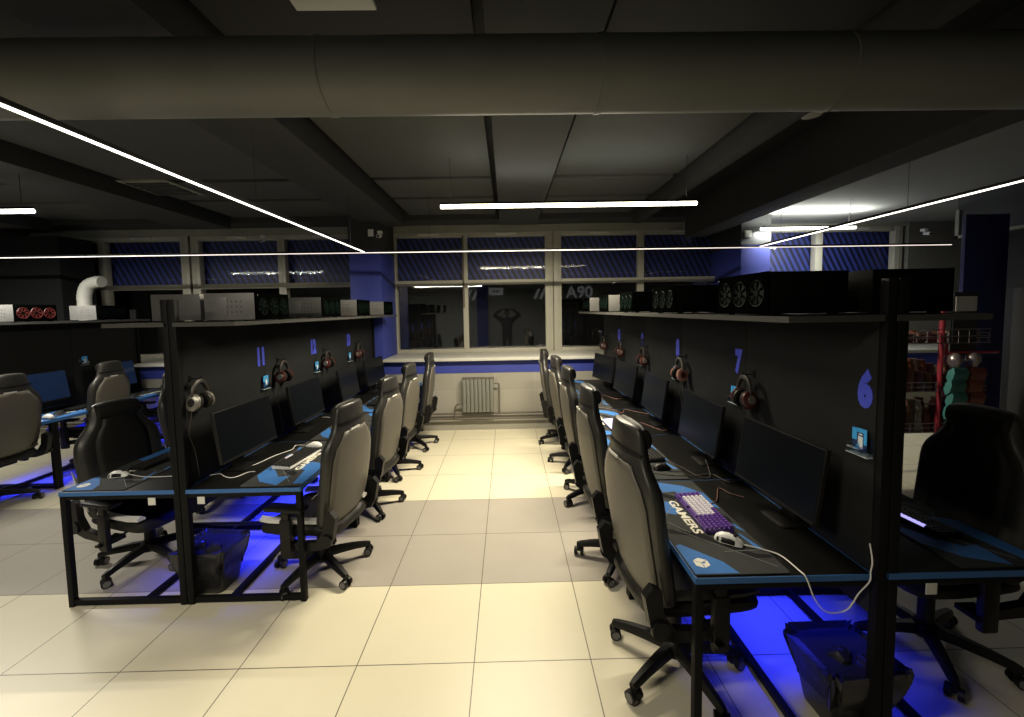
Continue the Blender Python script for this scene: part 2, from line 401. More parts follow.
# radiator and pipes
rad = empty('radiator', (-.25, 3.97, .3), label='grey ribbed cast radiator under the window counter', cat='radiator')
rb = MB()
for k in range(8):
    x = -.2 + k * .058
    rb.box(x - .026, x + .026, -.045, .045, 0, .5, M['rad'], .012)
    rb.box(x - .008, x + .008, -.052, .05, .05, .44, M['rad'], .004)
rb.ob('ribs', rad)
MB().box(-.232, .242, -.05, .05, .50, .512, M['pipe'], .003).ob('top_plate', rad)
MB().tube(smooth_path([(.24, 0, .42), (.3, 0, .42), (.31, 0, .36), (.31, 0, -.02)], 4), .012, M['pipe']).ob('feed_pipe', rad)
MB().tube(smooth_path([(-.23, 0, .12), (-.3, 0, .12), (-.345, 0, .06), (-.35, 0, -.08)], 4), .012, M['pipe']).ob('return_pipe', rad)
MB().cyl((-8.9, 4.0, .27), (7.9, 4.0, .27), .016, M['pipe'], 8).ob('heating_pipe', label='upper brown heating pipe along the back wall', cat='pipe')
MB().cyl((-8.9, 4.0, .19), (7.9, 4.0, .19), .016, M['pipe'], 8).ob('heating_pipe', label='lower brown heating pipe along the back wall', cat='pipe')

# ---------------------------------------------------------------- gaming chair (faces +X)
def rr_ring(cx, cy, z, hx, hy, rad_, n=4):
    out = []
    for sx, sy, a0 in ((1, 1, 0), (-1, 1, 90), (-1, -1, 180), (1, -1, 270)):
        for k in range(n + 1):
            a = radians(a0 + 90 * k / n); out.append((cx + sx * (hx - rad_) + rad_ * cos(a), cy + sy * (hy - rad_) + rad_ * sin(a), z))
    return out
def make_chair(accent='leather_shell'):
    t = empty('gaming_chair', label='x', cat='chair')
    # star base
    for k in range(5):
        a = radians(36 + 72 * k); ca, sa = cos(a), sin(a)
        rings = []
        for s_, z, w_, h_ in ((.03, .115, .03, .05), (.12, .112, .028, .045), (.22, .10, .024, .038), (.30, .085, .02, .032), (.325, .08, .014, .024)):
            rings.append([(s_ * ca - q * sa, s_ * sa + q * ca, z + p) for q, p in ((-w_, -h_ / 2), (w_, -h_ / 2), (w_, 0), (w_ * .55, h_ / 2), (-w_ * .55, h_ / 2), (-w_, 0))])
        bl_ = MB().loft(rings, M['plastic'], smooth=False).ob('base_leg', t)
        c = MB(); px, py = .31 * ca, .31 * sa; b = a + 1.1 + k
        ux, uy = cos(b), sin(b)
        for s_ in (-1, 1):
            c.cyl((px + ux * s_ * .012, py + uy * s_ * .012, .029), (px + ux * s_ * .032, py + uy * s_ * .032, .029), .029, M['plastic'], 14)
            c.cyl((px + ux * s_ * .032, py + uy * s_ * .032, .029), (px + ux * s_ * .034, py + uy * s_ * .034, .029), .021, M['caster'], 12)
        c.cyl((px, py, .03), (px, py, .085), .012, M['plastic'], 8); c.box(px - .014, px + .014, py - .014, py + .014, .035, .062, M['plastic'], .004)
        c.ob('caster', bl_)
    MB().lathe([(.05, .075), (.055, .085), (.055, .14), (.04, .15), (.034, .16), (.034, .28), (.022, .285), (.022, .40)], M['plastic'], 18).ob('gas_lift', t)
    mech = MB().box(-.16, .14, -.09, .09, .385, .42, M['metal_black'], .006)
    mech.cyl((.05, -.08, .40), (.02, -.30, .375), .007, M['plastic'], 8); mech.box(-.0, .04, -.33, -.28, .365, .382, M['plastic'], .005)
    mech.ob('tilt_mechanism', t)
    # seat: rounded cushion with raised side bolsters
    seat = MB(); N = 11; rings = []
    prof_x = [(-.245, .19), (-.235, .215), (-.12, .235), (.05, .255), (.19, .262), (.265, .25), (.295, .22)]
    for i, (x, hw) in enumerate(prof_x):
        top = []; bot = []
        for j in range(N + 1):
            u = -1 + 2 * j / N; y = u * hw
            e = max(0, 1 - abs(u) ** 6)
            ends = .03 if i in (0, len(prof_x) - 1) else 0
            zt = .495 + .045 * (max(0, abs(u) - .45) / .55) ** 1.0 * (1 if abs(u) < .9 else .6) - ends * 1.3 - (1 - e) * .035 + (.012 if 2 < i < 5 else 0)
            top.append((x, y, zt)); bot.append((x, y * .97, .42 + ends * .4 + (1 - e) * .02))
        rings.append(top + bot[::-1])
    seat.loft(rings, M['leather']); so = seat.ob('seat', t)
    md = so.modifiers.new('sub', 'SUBSURF'); md.levels = 1; md.render_levels = 1
    for s_ in (-1, 1):
        st = MB(); rings = []
        for i, (x, hw) in enumerate(prof_x[1:-1]):
            y0 = s_ * (hw - .055); y1 = s_ * (hw - .005)
            rings.append([(x, y0, .536), (x, (y0 + y1) / 2, .556), (x, y1, .54), (x, y1, .525), (x, y0, .522)])
        st.loft(rings, M[accent]).ob('seat_bolster', t)
    # backrest
    prof_b = [(0, .225, .08), (.03, .25, .095), (.16, .262, .10), (.32, .268, .10), (.46, .272, .095), (.535, .262, .09), (.59, .225, .088), (.635, .18, .084), (.70, .16, .08), (.765, .15, .07), (.80, .125, .045)]
    tilt = .10; N = 12
    def bx(h): return -.235 - tilt * h - .03 * sin(pi * min(1, h / .8)) + .02
    def ring(h, hw, th, grow=0., back=0.):
        fr_, bk = [], []
        for j in range(N + 1):
            u = -1 + 2 * j / N; y = u * (hw + grow)
            bol = (.055 if h < .58 else .03) * max(0, (abs(u) - .5) / .5) ** 1.3
            e = 1 - abs(u) ** 8
            fr_.append((bx(h) + th * (.35 + .65 * e) + bol - grow * 0, y, .48 + h))
            bk.append((bx(h) + .035 * abs(u) ** 2.2 - back, y, .48 + h - .0))
        return fr_ + bk[::-1]
    bkm = MB().loft([ring(*p) for p in prof_b], M['leather_shell'])
    bo = bkm.ob('backrest', t); md = bo.modifiers.new('sub', 'SUBSURF'); md.levels = 1; md.render_levels = 2
    # inner front cushion (black) and back panel (taupe)
    fr_ = MB(); rings = []
    for h, hw, th in prof_b[1:-1]:
        w2 = hw * .62
        rings.append([(bx(h) + th * 1.0 + .012 + (.03 if h < .58 else .015) * 0 - .012 * abs(u) ** 3, u * w2, .48 + h) for u in [k / 4 - 1 for k in range(9)]])
    fr_.loft(rings, M['leather'], caps=False, closed=False); fo = fr_.ob('front_cushion', t)
    md = fo.modifiers.new('s', 'SOLIDIFY'); md.thickness = .02; md.offset = 0
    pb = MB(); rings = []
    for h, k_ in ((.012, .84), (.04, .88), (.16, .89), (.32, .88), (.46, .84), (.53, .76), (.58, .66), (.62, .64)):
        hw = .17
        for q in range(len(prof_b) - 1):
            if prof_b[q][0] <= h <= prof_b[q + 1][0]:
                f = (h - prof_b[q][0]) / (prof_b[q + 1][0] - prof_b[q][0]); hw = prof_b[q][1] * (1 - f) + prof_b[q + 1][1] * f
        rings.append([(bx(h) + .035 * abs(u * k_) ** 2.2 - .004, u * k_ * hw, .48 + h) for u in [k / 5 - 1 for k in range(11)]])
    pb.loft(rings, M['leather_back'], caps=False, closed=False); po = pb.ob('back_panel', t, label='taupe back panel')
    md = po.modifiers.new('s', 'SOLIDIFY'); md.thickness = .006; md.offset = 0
    # headrest pillow + strap
    hp = MB(); rings = []
    zc = .48 + .735; xc = bx(.735) + .075
    for y, s_ in ((-.135, .45), (-.128, .8), (-.09, 1), (0, 1.05), (.09, 1), (.128, .8), (.135, .45)):
        rings.append([(xc + .038 * s_ * cos(a) - .1 * .055 * sin(a), y, zc + .06 * s_ * sin(a)) for a in [2 * pi * k / 12 for k in range(12)]])
    hp.loft(rings, M['leather']); hp.ob('headrest_pillow', t)
    MB().loft([[(bx(h) - .006 + .035 * abs(u) ** 2, u * .17, .48 + h) for u in [k / 5 - 1 for k in range(11)]] for h in (.665, .685)], M['plastic'], caps=False, closed=False).ob('strap', t)
    MB().box(-.004, .001, -.05, .05, -.006, .006, M['paper'], T=Tm((bx(.64) - .010, .03, .48 + .625))).ob('sewn_tag', t, label='pale tag')
    # recline hinges and arms
    for s_ in (-1, 1):
        h = MB()
        prof = [(-.30, .60), (-.265, .64), (-.225, .62), (-.215, .52), (-.16, .44), (.0, .415), (.03, .39), (.03, .37), (-.16, .385), (-.24, .41), (-.275, .47)]
        y0, y1 = s_ * .245, s_ * .285
        n = len(prof); vs = [(x, y0, z) for x, z in prof] + [(x, y1, z) for x, z in prof]
        h.add(vs, [tuple(range(n)), tuple(reversed(range(n, 2 * n)))] + [(i, (i + 1) % n, n + (i + 1) % n, n + i) for i in range(n)], M['plastic'])
        h.cyl((-.235, s_ * .28, .455), (-.235, s_ * .30, .455), .04, M['plastic'], 18)
        h.ob('hinge_cover', t)
        a = MB()
        a.box(.0, .075, s_ * .275, s_ * .31, .33, .58, M['plastic'], .012); a.box(-.01, .085, s_ * .2, s_ * .30, .375, .40, M['metal_black'], .004)
        a.box(.012, .062, s_ * .28, s_ * .305, .57, .645, M['plastic'], .005)
        a.ob('arm_post', t)
        MB().box(-.10, .16, s_ * .25, s_ * .335, .64, .667, M['plastic'], .011).ob('armrest', t)
    return t
chair0 = make_chair()
chair_w = None
def ordinal(i): return ['nearest', 'second', 'third', 'fourth', 'farthest'][i]
def swivel(root, deg):      # turn the star base under the seat so its spokes point along deg in the room
    a = radians(deg) - root.rotation_euler.z - radians(36)
    for k_ in kids(root):
        if k_.name.startswith('base_leg'): k_.rotation_euler = (0, 0, a)
def lower(root, dz):
    for k_ in kids(root):
        if not k_.name.startswith(('base_leg', 'gas_lift')): k_.location.z -= dz
    return root
cp = [(1.01, -.05, radians(8), 70), (1.0, .82, radians(4), 22), (1.0, 1.78, radians(3), 66), (.985, 2.62, radians(5), 20), (.93, 3.42, radians(-2), 50)]
for i, (x, y, a, sw) in enumerate(cp):
    lb = '%s gaming chair on the right side of the aisle, back turned to the aisle' % ordinal(i)
    if i == 0: chair0.location = (x, y, 0); chair0.rotation_euler = (0, 0, a); chair0['label'] = lb; chair0['group'] = 'chairs right of the aisle'; swivel(chair0, sw)
    else: swivel(copy_tree(chair0, (x, y, 0), a, lb, group='chairs right of the aisle'), sw)
lp = [(-1.13, .80, radians(170), 32), (-1.12, 1.70, radians(172), 20), (-1.13, 2.52, radians(174), 10), (-1.08, 3.38, radians(182), 24)]
left_chairs = []
for i, (x, y, a, sw) in enumerate(lp):
    left_chairs.append(copy_tree(chair0, (x, y, 0), a, '%s gaming chair on the left side of the aisle, back turned to the aisle' % ['nearest', 'second', 'third', 'farthest'][i], group='chairs left of the aisle')); swivel(left_chairs[-1], sw); lower(left_chairs[-1], [.07, .05, .04, .02][i])
ll = [(-2.48, .97, radians(-14)), (-2.75, 1.95, radians(12)), (-2.7, 2.85, radians(5))]
c1 = None
for i, (x, y, a) in enumerate(ll):
    c = copy_tree(chair0, (x, y, 0), a, ['gaming chair with white side bolsters tucked under the left desk row, behind the post', 'second gaming chair behind the left partition', 'third gaming chair behind the left partition'][i], group='chairs behind the left partition')
    if i == 0: c1 = c
lower(c1, .09)
for k_ in kids(c1) + kids(left_chairs[0]):
    if k_.name.startswith('seat_bolster'):
        k_.data = k_.data.copy(); k_.data.materials.clear(); k_.data.materials.append(M['leather_white']); k_['label'] = 'white bolster'
for s_ in (-1, 1):       # white wedges at the sides of its backrest
    MB().add([(-.235, s_ * .245, .56), (-.225, s_ * .20, .60), (-.27, s_ * .272, .84), (-.14, s_ * .262, .54)], [(0, 1, 2), (0, 3, 2), (1, 3, 2), (0, 1, 3)], M['leather_white']).ob('side_wedge', c1, loc=(0, 0, -.07), label='white wedge')
for i, (x, y, a) in enumerate([(2.36, .02, radians(180)), (2.35, .95, radians(176)), (2.38, 1.85, radians(184))]):
    copy_tree(chair0, (x, y, 0), a, ['black gaming chair right of the big post, in the dark foreground', 'second gaming chair behind the right partition', 'third gaming chair behind the right partition'][i], group='chairs behind the right partition')
for i, (x, y, a) in enumerate([(-4.80, 1.90, radians(178)), (-4.78, 2.85, radians(185)), (-4.62, 3.7, radians(180))]):
    copy_tree(chair0, (x, y, 0), a, ['gaming chair cut off by the left edge of the photo', 'gaming chair at the far left desk row, behind the white-trimmed chair', 'farthest gaming chair of the far left desk row'][i], group='chairs at the far left desk row')

# ---------------------------------------------------------------- pods
def make_desk():
    """local: origin at partition line, user side +X, length .9 in +Y"""
    t = empty('gaming_desk', label='x', cat='desk')
    MB().box(.035, .73, .002, .898, .712, .736, M['desk'], .002).ob('desktop', t)
    e = MB(); e.box(.035, .735, -.001, .0025, .711, .7355, M['edge']); e.box(.035, .735, .8975, .901, .711, .7355, M['edge']); e.box(.728, .736, 0, .9, .711, .737, M['edge']); e.box(.031, .036, .002, .898, .711, .7362, M['edge'])
    e.ob('edge_band', t, label='blue edge band')
    for x, y in ((.718, .018), (.718, .882)):
        MB().box(x - .016, x + .016, y - .016, y + .016, .0, .712, M['metal_black'], .002).ob('leg', t)
    for bx_ in ((.035, .705, .006, .034, .684, .711), (.035, .705, .866, .894, .684, .711), (.035, .705, .006, .034, .012, .042), (.035, .705, .866, .894, .012, .042), (.25, .28, .034, .866, .012, .042), (.50, .53, .034, .866, .684, .711)):
        MB().box(*bx_, M['metal_black']).ob('rail', t)
    MB().box(.10, .125, .05, .85, .69, .70, M['blue_glow']).ob('under_desk_led', t, label='blue LED bar')
    return t
desk0 = make_desk(); used = [False]
def place_desk(x, y, side, label, group):
    # side +1: user on +X ; -1: user on -X
    rz = 0 if side > 0 else pi
    loc = (x, y if side > 0 else y + .9, 0)
    if not used[0]:
        used[0] = True; desk0.location = loc; desk0.rotation_euler = (0, 0, rz); desk0['label'] = label; desk0['group'] = group; return desk0
    return copy_tree(desk0, loc, rz, label, group=group)
def partition(x, y0, n, label, numbers, px=0.):
    t = empty('partition', (x, y0, 0), label=label, cat='partition')
    L = n * .9
    for k in range(n):
        MB().box(-.014, .014, k * .9 + (.03 if k == 0 else .002), k * .9 + .898, .55, 1.735, M['panel'], .001).ob('panel', t)
    for k in (0, n):
        p = MB(); yy = min(max(k * .9, .0), L - .02)
        p.box(px - .042, px - .004, yy - .0, yy + .035, 0, 1.9, M['metal_black'], .002); p.box(px + .002, px + .042, yy, yy + .035, 0, 1.9, M['metal_black'], .002)
        p.box(px - .005, px + .003, yy + .006, yy + .03, 0, 1.895, M['metal_black'])
        p.ob('post', t)
    for s_ in (-1, 1):
        MB().box(s_ * .015, s_ * .39, .0, L, 1.738, 1.76, M['shelf'], .001).ob('shelf', t)
        e = MB(); e.box(s_ * .388, s_ * .393, -.002, L, 1.737, 1.761, M['shelf_edge']); e.box(s_ * .025, s_ * .392, -.004, .0, 1.737, 1.761, M['shelf_edge'])
        e.ob('shelf_edge', t, label='grey shelf edge')
    for txt, side, yy in numbers:
        me = text_mesh(txt, .185, .001, .013)
        T = Matrix.Translation((side * .0155, yy - y0, 1.452)) @ Matrix.Rotation(-pi / 2 * (1 if side < 0 else -1), 4, 'Z') @ Matrix.Rotation(pi / 2, 4, 'X') @ Matrix.Diagonal((.66, 1.0, 1, 1))
        MB().mesh_from(me, M['number'], T).ob('seat_number', t, label='blue number %s' % txt)
    return t
RX, RY, LX, LY, FX, FY = 1.66, -.45, -1.825, .47, -5.3, .47
partition(RX, RY, 5, 'long black partition of the right desk row with seat numbers 6 to 10', [('6', -1, -.37), ('7', -1, .53), ('8', -1, 1.43), ('9', -1, 2.33), ('10', -1, 3.23)], .031)
partition(LX, LY, 4, 'black partition of the left desk row with seat numbers 11 to 13', [('11', 1, 1.33), ('12', 1, 2.22), ('13', 1, 3.15)])
partition(FX, FY, 4, 'dark partition of the far left desk row', [])
ORD = ['nearest', 'second', 'third', 'fourth', 'fifth']
for k in range(5):
    place_desk(RX, RY + .9 * k, -1, '%s black desk with blue edge on the aisle side of the right row' % ORD[k], 'desks of the right row')
for k in range(5):
    place_desk(RX, RY + .9 * k, 1, '%s black desk with blue edge on the far side of the right row' % ORD[k], 'desks of the right row')
for k in range(4):
    place_desk(LX, LY + .9 * k, 1, '%s black desk with blue edge on the aisle side of the left row' % ORD[k], 'desks of the left row')
    place_desk(LX, LY + .9 * k, -1, '%s black desk with blue edge on the far side of the left row' % ORD[k], 'desks of the left row')
    place_desk(FX, FY + .9 * k, 1, '%s black desk of the far left row' % ORD[k], 'desks of the far left row')

# ---------------------------------------------------------------- computers lying on the shelves
def make_pc(body, grille=True, glow=None):
    t = empty('computer', label='x', cat='computer')           # front faces +X, length in Y .40, depth .34, lying flat
    c = MB().box(-.34, -.012, -.2, .2, .008, .185, body, .004)
    for sx in (-.3, -.05):
        for sy in (-.17, .17): c.box(sx - .015, sx + .015, sy - .015, sy + .015, 0, .01, M['plastic'])
    c.ob('case', t)
    f = MB().box(-.012, .0, -.2, .2, .006, .187, M['pc_mesh'], .004); fp_ = f.ob('front_panel', t)
    for k in (-1, 0, 1):
        fn = MB(); cy = k * .125
        fn.tube([(.002, cy + .056 * cos(a), .096 + .056 * sin(a)) for a in [2 * pi * q / 20 for q in range(20)]], .004, glow or M['fan'], 5, closed=True)
        for q in range(7):
            a = 2 * pi * q / 7
            fn.add([(.001, cy + .012 * cos(a), .096 + .012 * sin(a)), (.003, cy + .05 * cos(a - .25), .096 + .05 * sin(a - .25)), (.001, cy + .05 * cos(a + .3), .096 + .05 * sin(a + .3)), (-.0, cy + .012 * cos(a + .5), .096 + .012 * sin(a + .5))], [(0, 1, 2, 3)], glow or M['fan'])
        fn.cyl((-.001, cy, .096), (.004, cy, .096), .014, M['fan'], 12)
        fn.ob('fan', fp_)
    s = MB()                                                    # near side with vents / rivets
    for i in range(4 if body.name != 'pc_black_steel' else 0):
        for j in range(3): s.cyl((-.10 - .03 * i, -.2015, .06 + .035 * j), (-.10 - .03 * i, -.1995, .06 + .035 * j), .005, M['shelf_edge'], 6)
    s.box(-.30, -.19, -.202, -.199, .03, .16, body, .001)
    s.ob('side_vent', t)
    MB().cyl((.0, -.185, .17), (.004, -.185, .17), .006, M['chrome'], 10).ob('power_button', fp_)
    return t
pcs = {'b': make_pc(M['pc']), 'g': make_pc(M['pc_grey']), 's': make_pc(M['pc_silver']), 'r': make_pc(M['pc_grey'], glow=M['red_glow'])}
used_pc = set()
def place_pc(kind, x, y, side, label, group):
    rz = 0 if side > 0 else pi
    if kind not in used_pc:
        used_pc.add(kind); o = pcs[kind]; o.location = (x, y, 1.761); o.rotation_euler = (0, 0, rz); o['label'] = label; o['group'] = group; return o
    return copy_tree(pcs[kind], (x, y, 1.761), rz, label, group=group)
G = 'computers on the right shelf'
for i, (y, k) in enumerate([(-.09, 'b'), (.85, 'b'), (1.73, 'b'), (2.6, 's'), (3.6, 's')]):
    place_pc(k, RX - .37, y, -1, ['big black computer nearest on the right shelf', 'second black computer on the right shelf', 'third black computer on the right shelf', 'silver computer, fourth on the right shelf', 'silver computer at the far end of the right shelf'][i], G)
place_pc('b', RX + .385, -.12, 1, 'black computer right of the big post on the shelf', G)
for y in (.9, 1.8):
    place_pc('b', RX + .385, y, 1, 'black computer on the far side of the right shelf, %s' % ('second' if y < 1 else 'third'), G)
G = 'computers on the left shelf'
for i, y in enumerate([.92, 1.88, 2.74, 3.72]):
    place_pc('g', LX + .375, y, 1, ['grey computer nearest on the left shelf, right of the post', 'second grey computer on the left shelf', 'third grey computer on the left shelf', 'farthest grey computer on the left shelf'][i], G)
for i, y in enumerate([.98, 1.95, 2.9]):
    place_pc('s' if i == 0 else 'g', LX - .375, y, -1, ['silver grey computer behind the left post', 'second computer on the far side of the left shelf', 'third computer on the far side of the left shelf'][i], G)
G = 'computers on the far left shelf'
for i, (y, k) in enumerate([(1.75, 'r'), (2.50, 'r'), (3.35, 'g')]):
    place_pc(k, FX + .385, y, 1, ['computer with a pink glow at the left photo edge', 'computer with red glowing fans on the far left shelf', 'grey computer left of the white hose'][i], G)

# ---------------------------------------------------------------- monitors
def make_monitor(scr):
    t = empty('monitor', label='x', cat='monitor')             # screen faces +X, origin on desk
    T = Tm((0, 0, .285), ry=radians(-8))
    MB().box(-.022, .0, -.282, .282, -.168, .168, M['bezel'], .004, T=T).box(-.045, -.02, -.17, .17, -.10, .10, M['bezel'], .008, T=T).ob('housing', t)
    MB().box(0, .0015, -.276, .276, -.152, .163, scr, T=T).ob('screen', t)
    b = MB().box(.0, .0045, -.278, .278, -.166, -.154, M['bezel'], T=T); b.cyl(T @ Vector((.004, -.2, -.16)), T @ Vector((.006, -.2, -.16)), .003, M['chrome'], 6)
    b.ob('chin', t)
    MB().loft([[(-.10, -.05, .01), (-.10, .05, .01), (-.08, .05, .01), (-.08, -.05, .01)], [(-.075, -.035, .18), (-.075, .035, .18), (-.055, .035, .18), (-.055, -.035, .18)], [(-.06, -.03, .32), (-.06, .03, .32), (-.035, .03, .32), (-.035, -.03, .32)]], M['plastic']).ob('stand', t); st_ = kids(t)[-1]
    MB().loft([rr_ring(-.06, 0, z, hx, hy, .02) for z, hx, hy in ((0, .075, .085), (.006, .075, .085), (.012, .06, .07))], M['plastic']).ob('base', st_)
    return t
mon = make_monitor(M['screen']); monb = make_monitor(M['screen_blue'])
Z = .737
ms = [(1.51, -.03, pi + .04), (1.50, .75, pi - .02), (1.52, 1.66, pi - .03), (1.50, 2.5, pi + .10), (1.46, 3.35, pi + .22)]
for i, (x, y, a) in enumerate(ms):
    lb = 'black monitor under number %s on the right row' % ['6', '7', '8', '9', '10'][i]
    if i == 0: mon.location = (x, y, Z); mon.rotation_euler = (0, 0, a); mon['label'] = lb; mon['group'] = 'monitors of the right row'
    else: copy_tree(mon, (x, y, Z), a, lb, group='monitors of the right row')
for i, (x, y, a) in enumerate([(-1.62, .83, -.04), (-1.63, 1.70, 0), (-1.6, 2.6, .05), (-1.58, 3.45, -.1)]):
    copy_tree(mon, (x, y, Z), a, '%s black monitor on the aisle side of the left row' % ORD[i], group='monitors of the left row')
for i, (x, y, a) in enumerate([(-2.02, .95, pi), (-2.03, 1.85, pi)]):
    copy_tree(mon, (x, y, Z), a, '%s monitor seen from behind on the far side of the left row' % ORD[i], group='monitors of the left row')
for i, (x, y, a) in enumerate([(1.86, .03, 0), (1.86, .95, 0), (1.86, 1.85, 0)]):
    copy_tree(mon, (x, y, Z), a, '%s monitor on the far side of the right row' % ORD[i], group='monitors of the right row')
for i, (x, y, a) in enumerate([(-5.0, 2.55, .0), (-5.05, 3.5, .1)]):
    lb = ['dim blue monitor with a glare spot at the far left row', 'farthest dim blue monitor of the far left row'][i]
    if i == 0: monb.location = (x, y, Z); monb.rotation_euler = (0, 0, a); monb['label'] = lb
    else: copy_tree(monb, (x, y, Z), a, lb)

# ---------------------------------------------------------------- desk mats. local u: 0..0.40 away from user edge, v: 0..0.88 to the user's left
def make_mat():
    mb = MB(); LU, LV = .385, .87
    bm = rr_ring(LU / 2, LV / 2, 0, LU / 2, LV / 2, .012, 3)
    mb.prism([(p[0], p[1]) for p in bm], 0, .0035, M['mat_grey'])
    z0, z1 = .0030, .0040
    def P(pts, m_, dz=0): mb.prism(pts, z0, z1 + dz, m_)
    P([(.006, .20), (.006, .006), (.182, .006), (.155, .08), (.03, .21)], M['mat_blue'])
    P([(.006, .84), (.006, .52), (.12, .47), (.155, .50), (.155, .60), (.10, .62), (.07, .84)], M['mat_blue'], .0001)
    P([(.16, .86), (.30, .80), (.375, .70), (.375, .52), (.33, .58), (.22, .73), (.15, .72)], M['mat_blue'])
    P([(.34, .29), (.378, .15), (.35, .16), (.335, .28)], M['mat_blue'])
    P([(.36, .40), (.38, .30), (.355, .33)], M['mat_blue'])
    P([(.02, .30), (.10, .28), (.30, .10), (.38, .10), (.38, .12), (.32, .13), (.16, .30), (.02, .34)], M['mat_black'])
    P([(.12, .68), (.20, .60), (.37, .36), (.37, .44), (.21, .66), (.13, .72)], M['mat_black'])
    for a, b in (((.06, .33), (.36, .04)), ((.2, .15), (.37, .155)), ((.05, .40), (.12, .30)), ((.10, .82), (.30, .55)), ((.05, .44), (.3, .78))):
        dx, dy = b[0] - a[0], b[1] - a[1]; l = math.hypot(dx, dy); nx, ny = -dy / l * .0012, dx / l * .0012
        mb.prism([(a[0] - nx, a[1] - ny), (b[0] - nx, b[1] - ny), (b[0] + nx, b[1] + ny), (a[0] + nx, a[1] + ny)], z0, z1 + .0003, M['mat_line'])
    mb.box(.30, .31, .30, .31, z0, z1, M['mat_line'])
    me = text_mesh('GAMERS', .078, .0004, .0022)
    T = Matrix.Translation((.155, .455, .0044)) @ Matrix.Rotation(-pi / 2, 4, 'Z') @ Matrix.Shear('XY', 4, (.0, 0)) @ Matrix.Diagonal((1.12, .78, 1, 1))
    mb.mesh_from(me, M['mat_white'], T)
    # cube emblem in three facets with dark joints
    cx, cy, r = .062, .075, .036
    h = [(cx + r * cos(radians(60 * k + 30)), cy + r * sin(radians(60 * k + 30))) for k in range(6)]
    for k in (0, 2, 4):
        q = [(cx, cy), h[k], h[(k + 1) % 6], h[(k + 2) % 6]]; gx = sum(p[0] for p in q) / 4; gy = sum(p[1] for p in q) / 4
        mb.prism([(gx + (p[0] - gx) * .88, gy + (p[1] - gy) * .88) for p in q], z0, .0048, M['mat_white'])
    mb.box(cx + .004, cx + .016, cy - .004, cy + .004, .0044, .0051, M['mat_blue'])
    return mb.ob('desk_mat', label='x', cat='desk mat')
mat0 = make_mat(); mused = [False]
def place_mat(edge_x, y_right, toward, label):
    # toward=+1: user faces +X (mat spreads +X, user's left is +Y)
    loc = (edge_x, y_right, Z + .0005); rz = 0 if toward > 0 else pi
    if not mused[0]: mused[0] = True; mat0.location = loc; mat0.rotation_euler = (0, 0, rz); mat0['label'] = label; mat0['group'] = 'printed desk mats'; return
    copy_tree(mat0, loc, rz, label, group='printed desk mats')
for k in range(5): place_mat(RX - .732, RY + .9 * k + .012, 1, 'blue and grey GAMERS desk mat on the %s desk of the right row, aisle side' % ORD[k])
for k in range(4): place_mat(LX + .732, LY + .9 * k + .888, -1, 'blue and grey desk mat on the %s desk of the left row, aisle side' % ORD[k])
for k in range(3): place_mat(LX - .732, LY + .9 * k + .012, 1, 'blue desk mat on the %s desk, far side of the left row' % ORD[k])
for k in range(2): place_mat(RX + .732, RY + .9 * k + .888, -1, 'desk mat on the %s desk on the far side of the right row' % ORD[k])
for k in (1, 2, 3): place_mat(FX + .732, FY + .9 * k + .888, -1, 'desk mat on the %s desk of the far left row' % ORD[k])

# ---------------------------------------------------------------- keyboards, mice
def make_keyboard(case, keyf, length=.36, w=.135):
    t = empty('keyboard', label='x', cat='keyboard')            # length along Y, user at -X; right end is -Y
    MB().loft([[(-w / 2, s_ * 1., z) for s_, z in ((-length / 2, 0), (length / 2, 0))] and
               [( -w / 2, -length / 2, 0), (w / 2, -length / 2, 0), (w / 2, -length / 2, .022), (-w / 2, -length / 2, .014)],
               [( -w / 2, length / 2, 0), (w / 2, length / 2, 0), (w / 2, length / 2, .022), (-w / 2, length / 2, .014)]], case, smooth=False).ob('case', t)
    rows = 6; cols = int(length / .0195)
    groups = {}
    for r in range(rows):
        c = 0
        while c < cols:
            span = 1
            if r == 0 and 3 <= c <= cols - 10: span = 5
            x = -w / 2 + .011 + r * (w - .022) / (rows - 1); y = length / 2 - .012 - (c + (span - 1) / 2) * (length - .024) / (cols - 1)
            m_ = keyf(r, c, rows, cols); z = .016 + .008 * r / rows
            hx = .0082; hy = .0085 + (span - 1) * .0097
            mb = groups.setdefault(m_.name, (MB(), m_))[0]
            mb.loft([[(x - hx, y - hy, z), (x + hx, y - hy, z), (x + hx, y + hy, z), (x - hx, y + hy, z)], [(x - hx * .78, y - hy * .85, z + .009), (x + hx * .78, y - hy * .85, z + .009), (x + hx * .78, y + hy * .85, z + .009), (x - hx * .78, y + hy * .85, z + .009)]], m_, smooth=False)
            c += span
    for nm, (mb, m_) in groups.items(): mb.ob('keycaps', t, label=nm.replace('_', ' ').replace('keycap', 'keycaps'))
    return t
def kf_purple(r, c, R, C):
    if r == 5 and 2 <= c < 9: return M['key_white']
    if 1 <= r <= 4 and 2 <= c <= C - 7: return M['key_white']
    return M['purple']
kbp = make_keyboard(M['purple_case'], kf_purple, .37, .135)
kbb = make_keyboard(M['white'], lambda r, c, R, C: M['key_black'] if r < 5 or c < 6 or c > 9 else M['key_white'], .37, .135)
kbl = make_keyboard(M['plastic'], lambda r, c, R, C: M['key_lilac'], .3, .12)
zk = Z + .0042
def setp(o, loc, rz, label): o.location = loc; o.rotation_euler = (0, 0, rz); o['label'] = label; return o
setp(kbp, (1.185, .04, zk), radians(-1), 'purple keyboard with white keys on the nearest right desk mat')
setp(kbl, (1.14, 1.62, zk), radians(2), 'small glowing lilac white keyboard between the right chairs')
setp(kbb, (-1.345, .94, zk + .0), pi + radians(-7), 'black keyboard with white case on the nearest left mat')
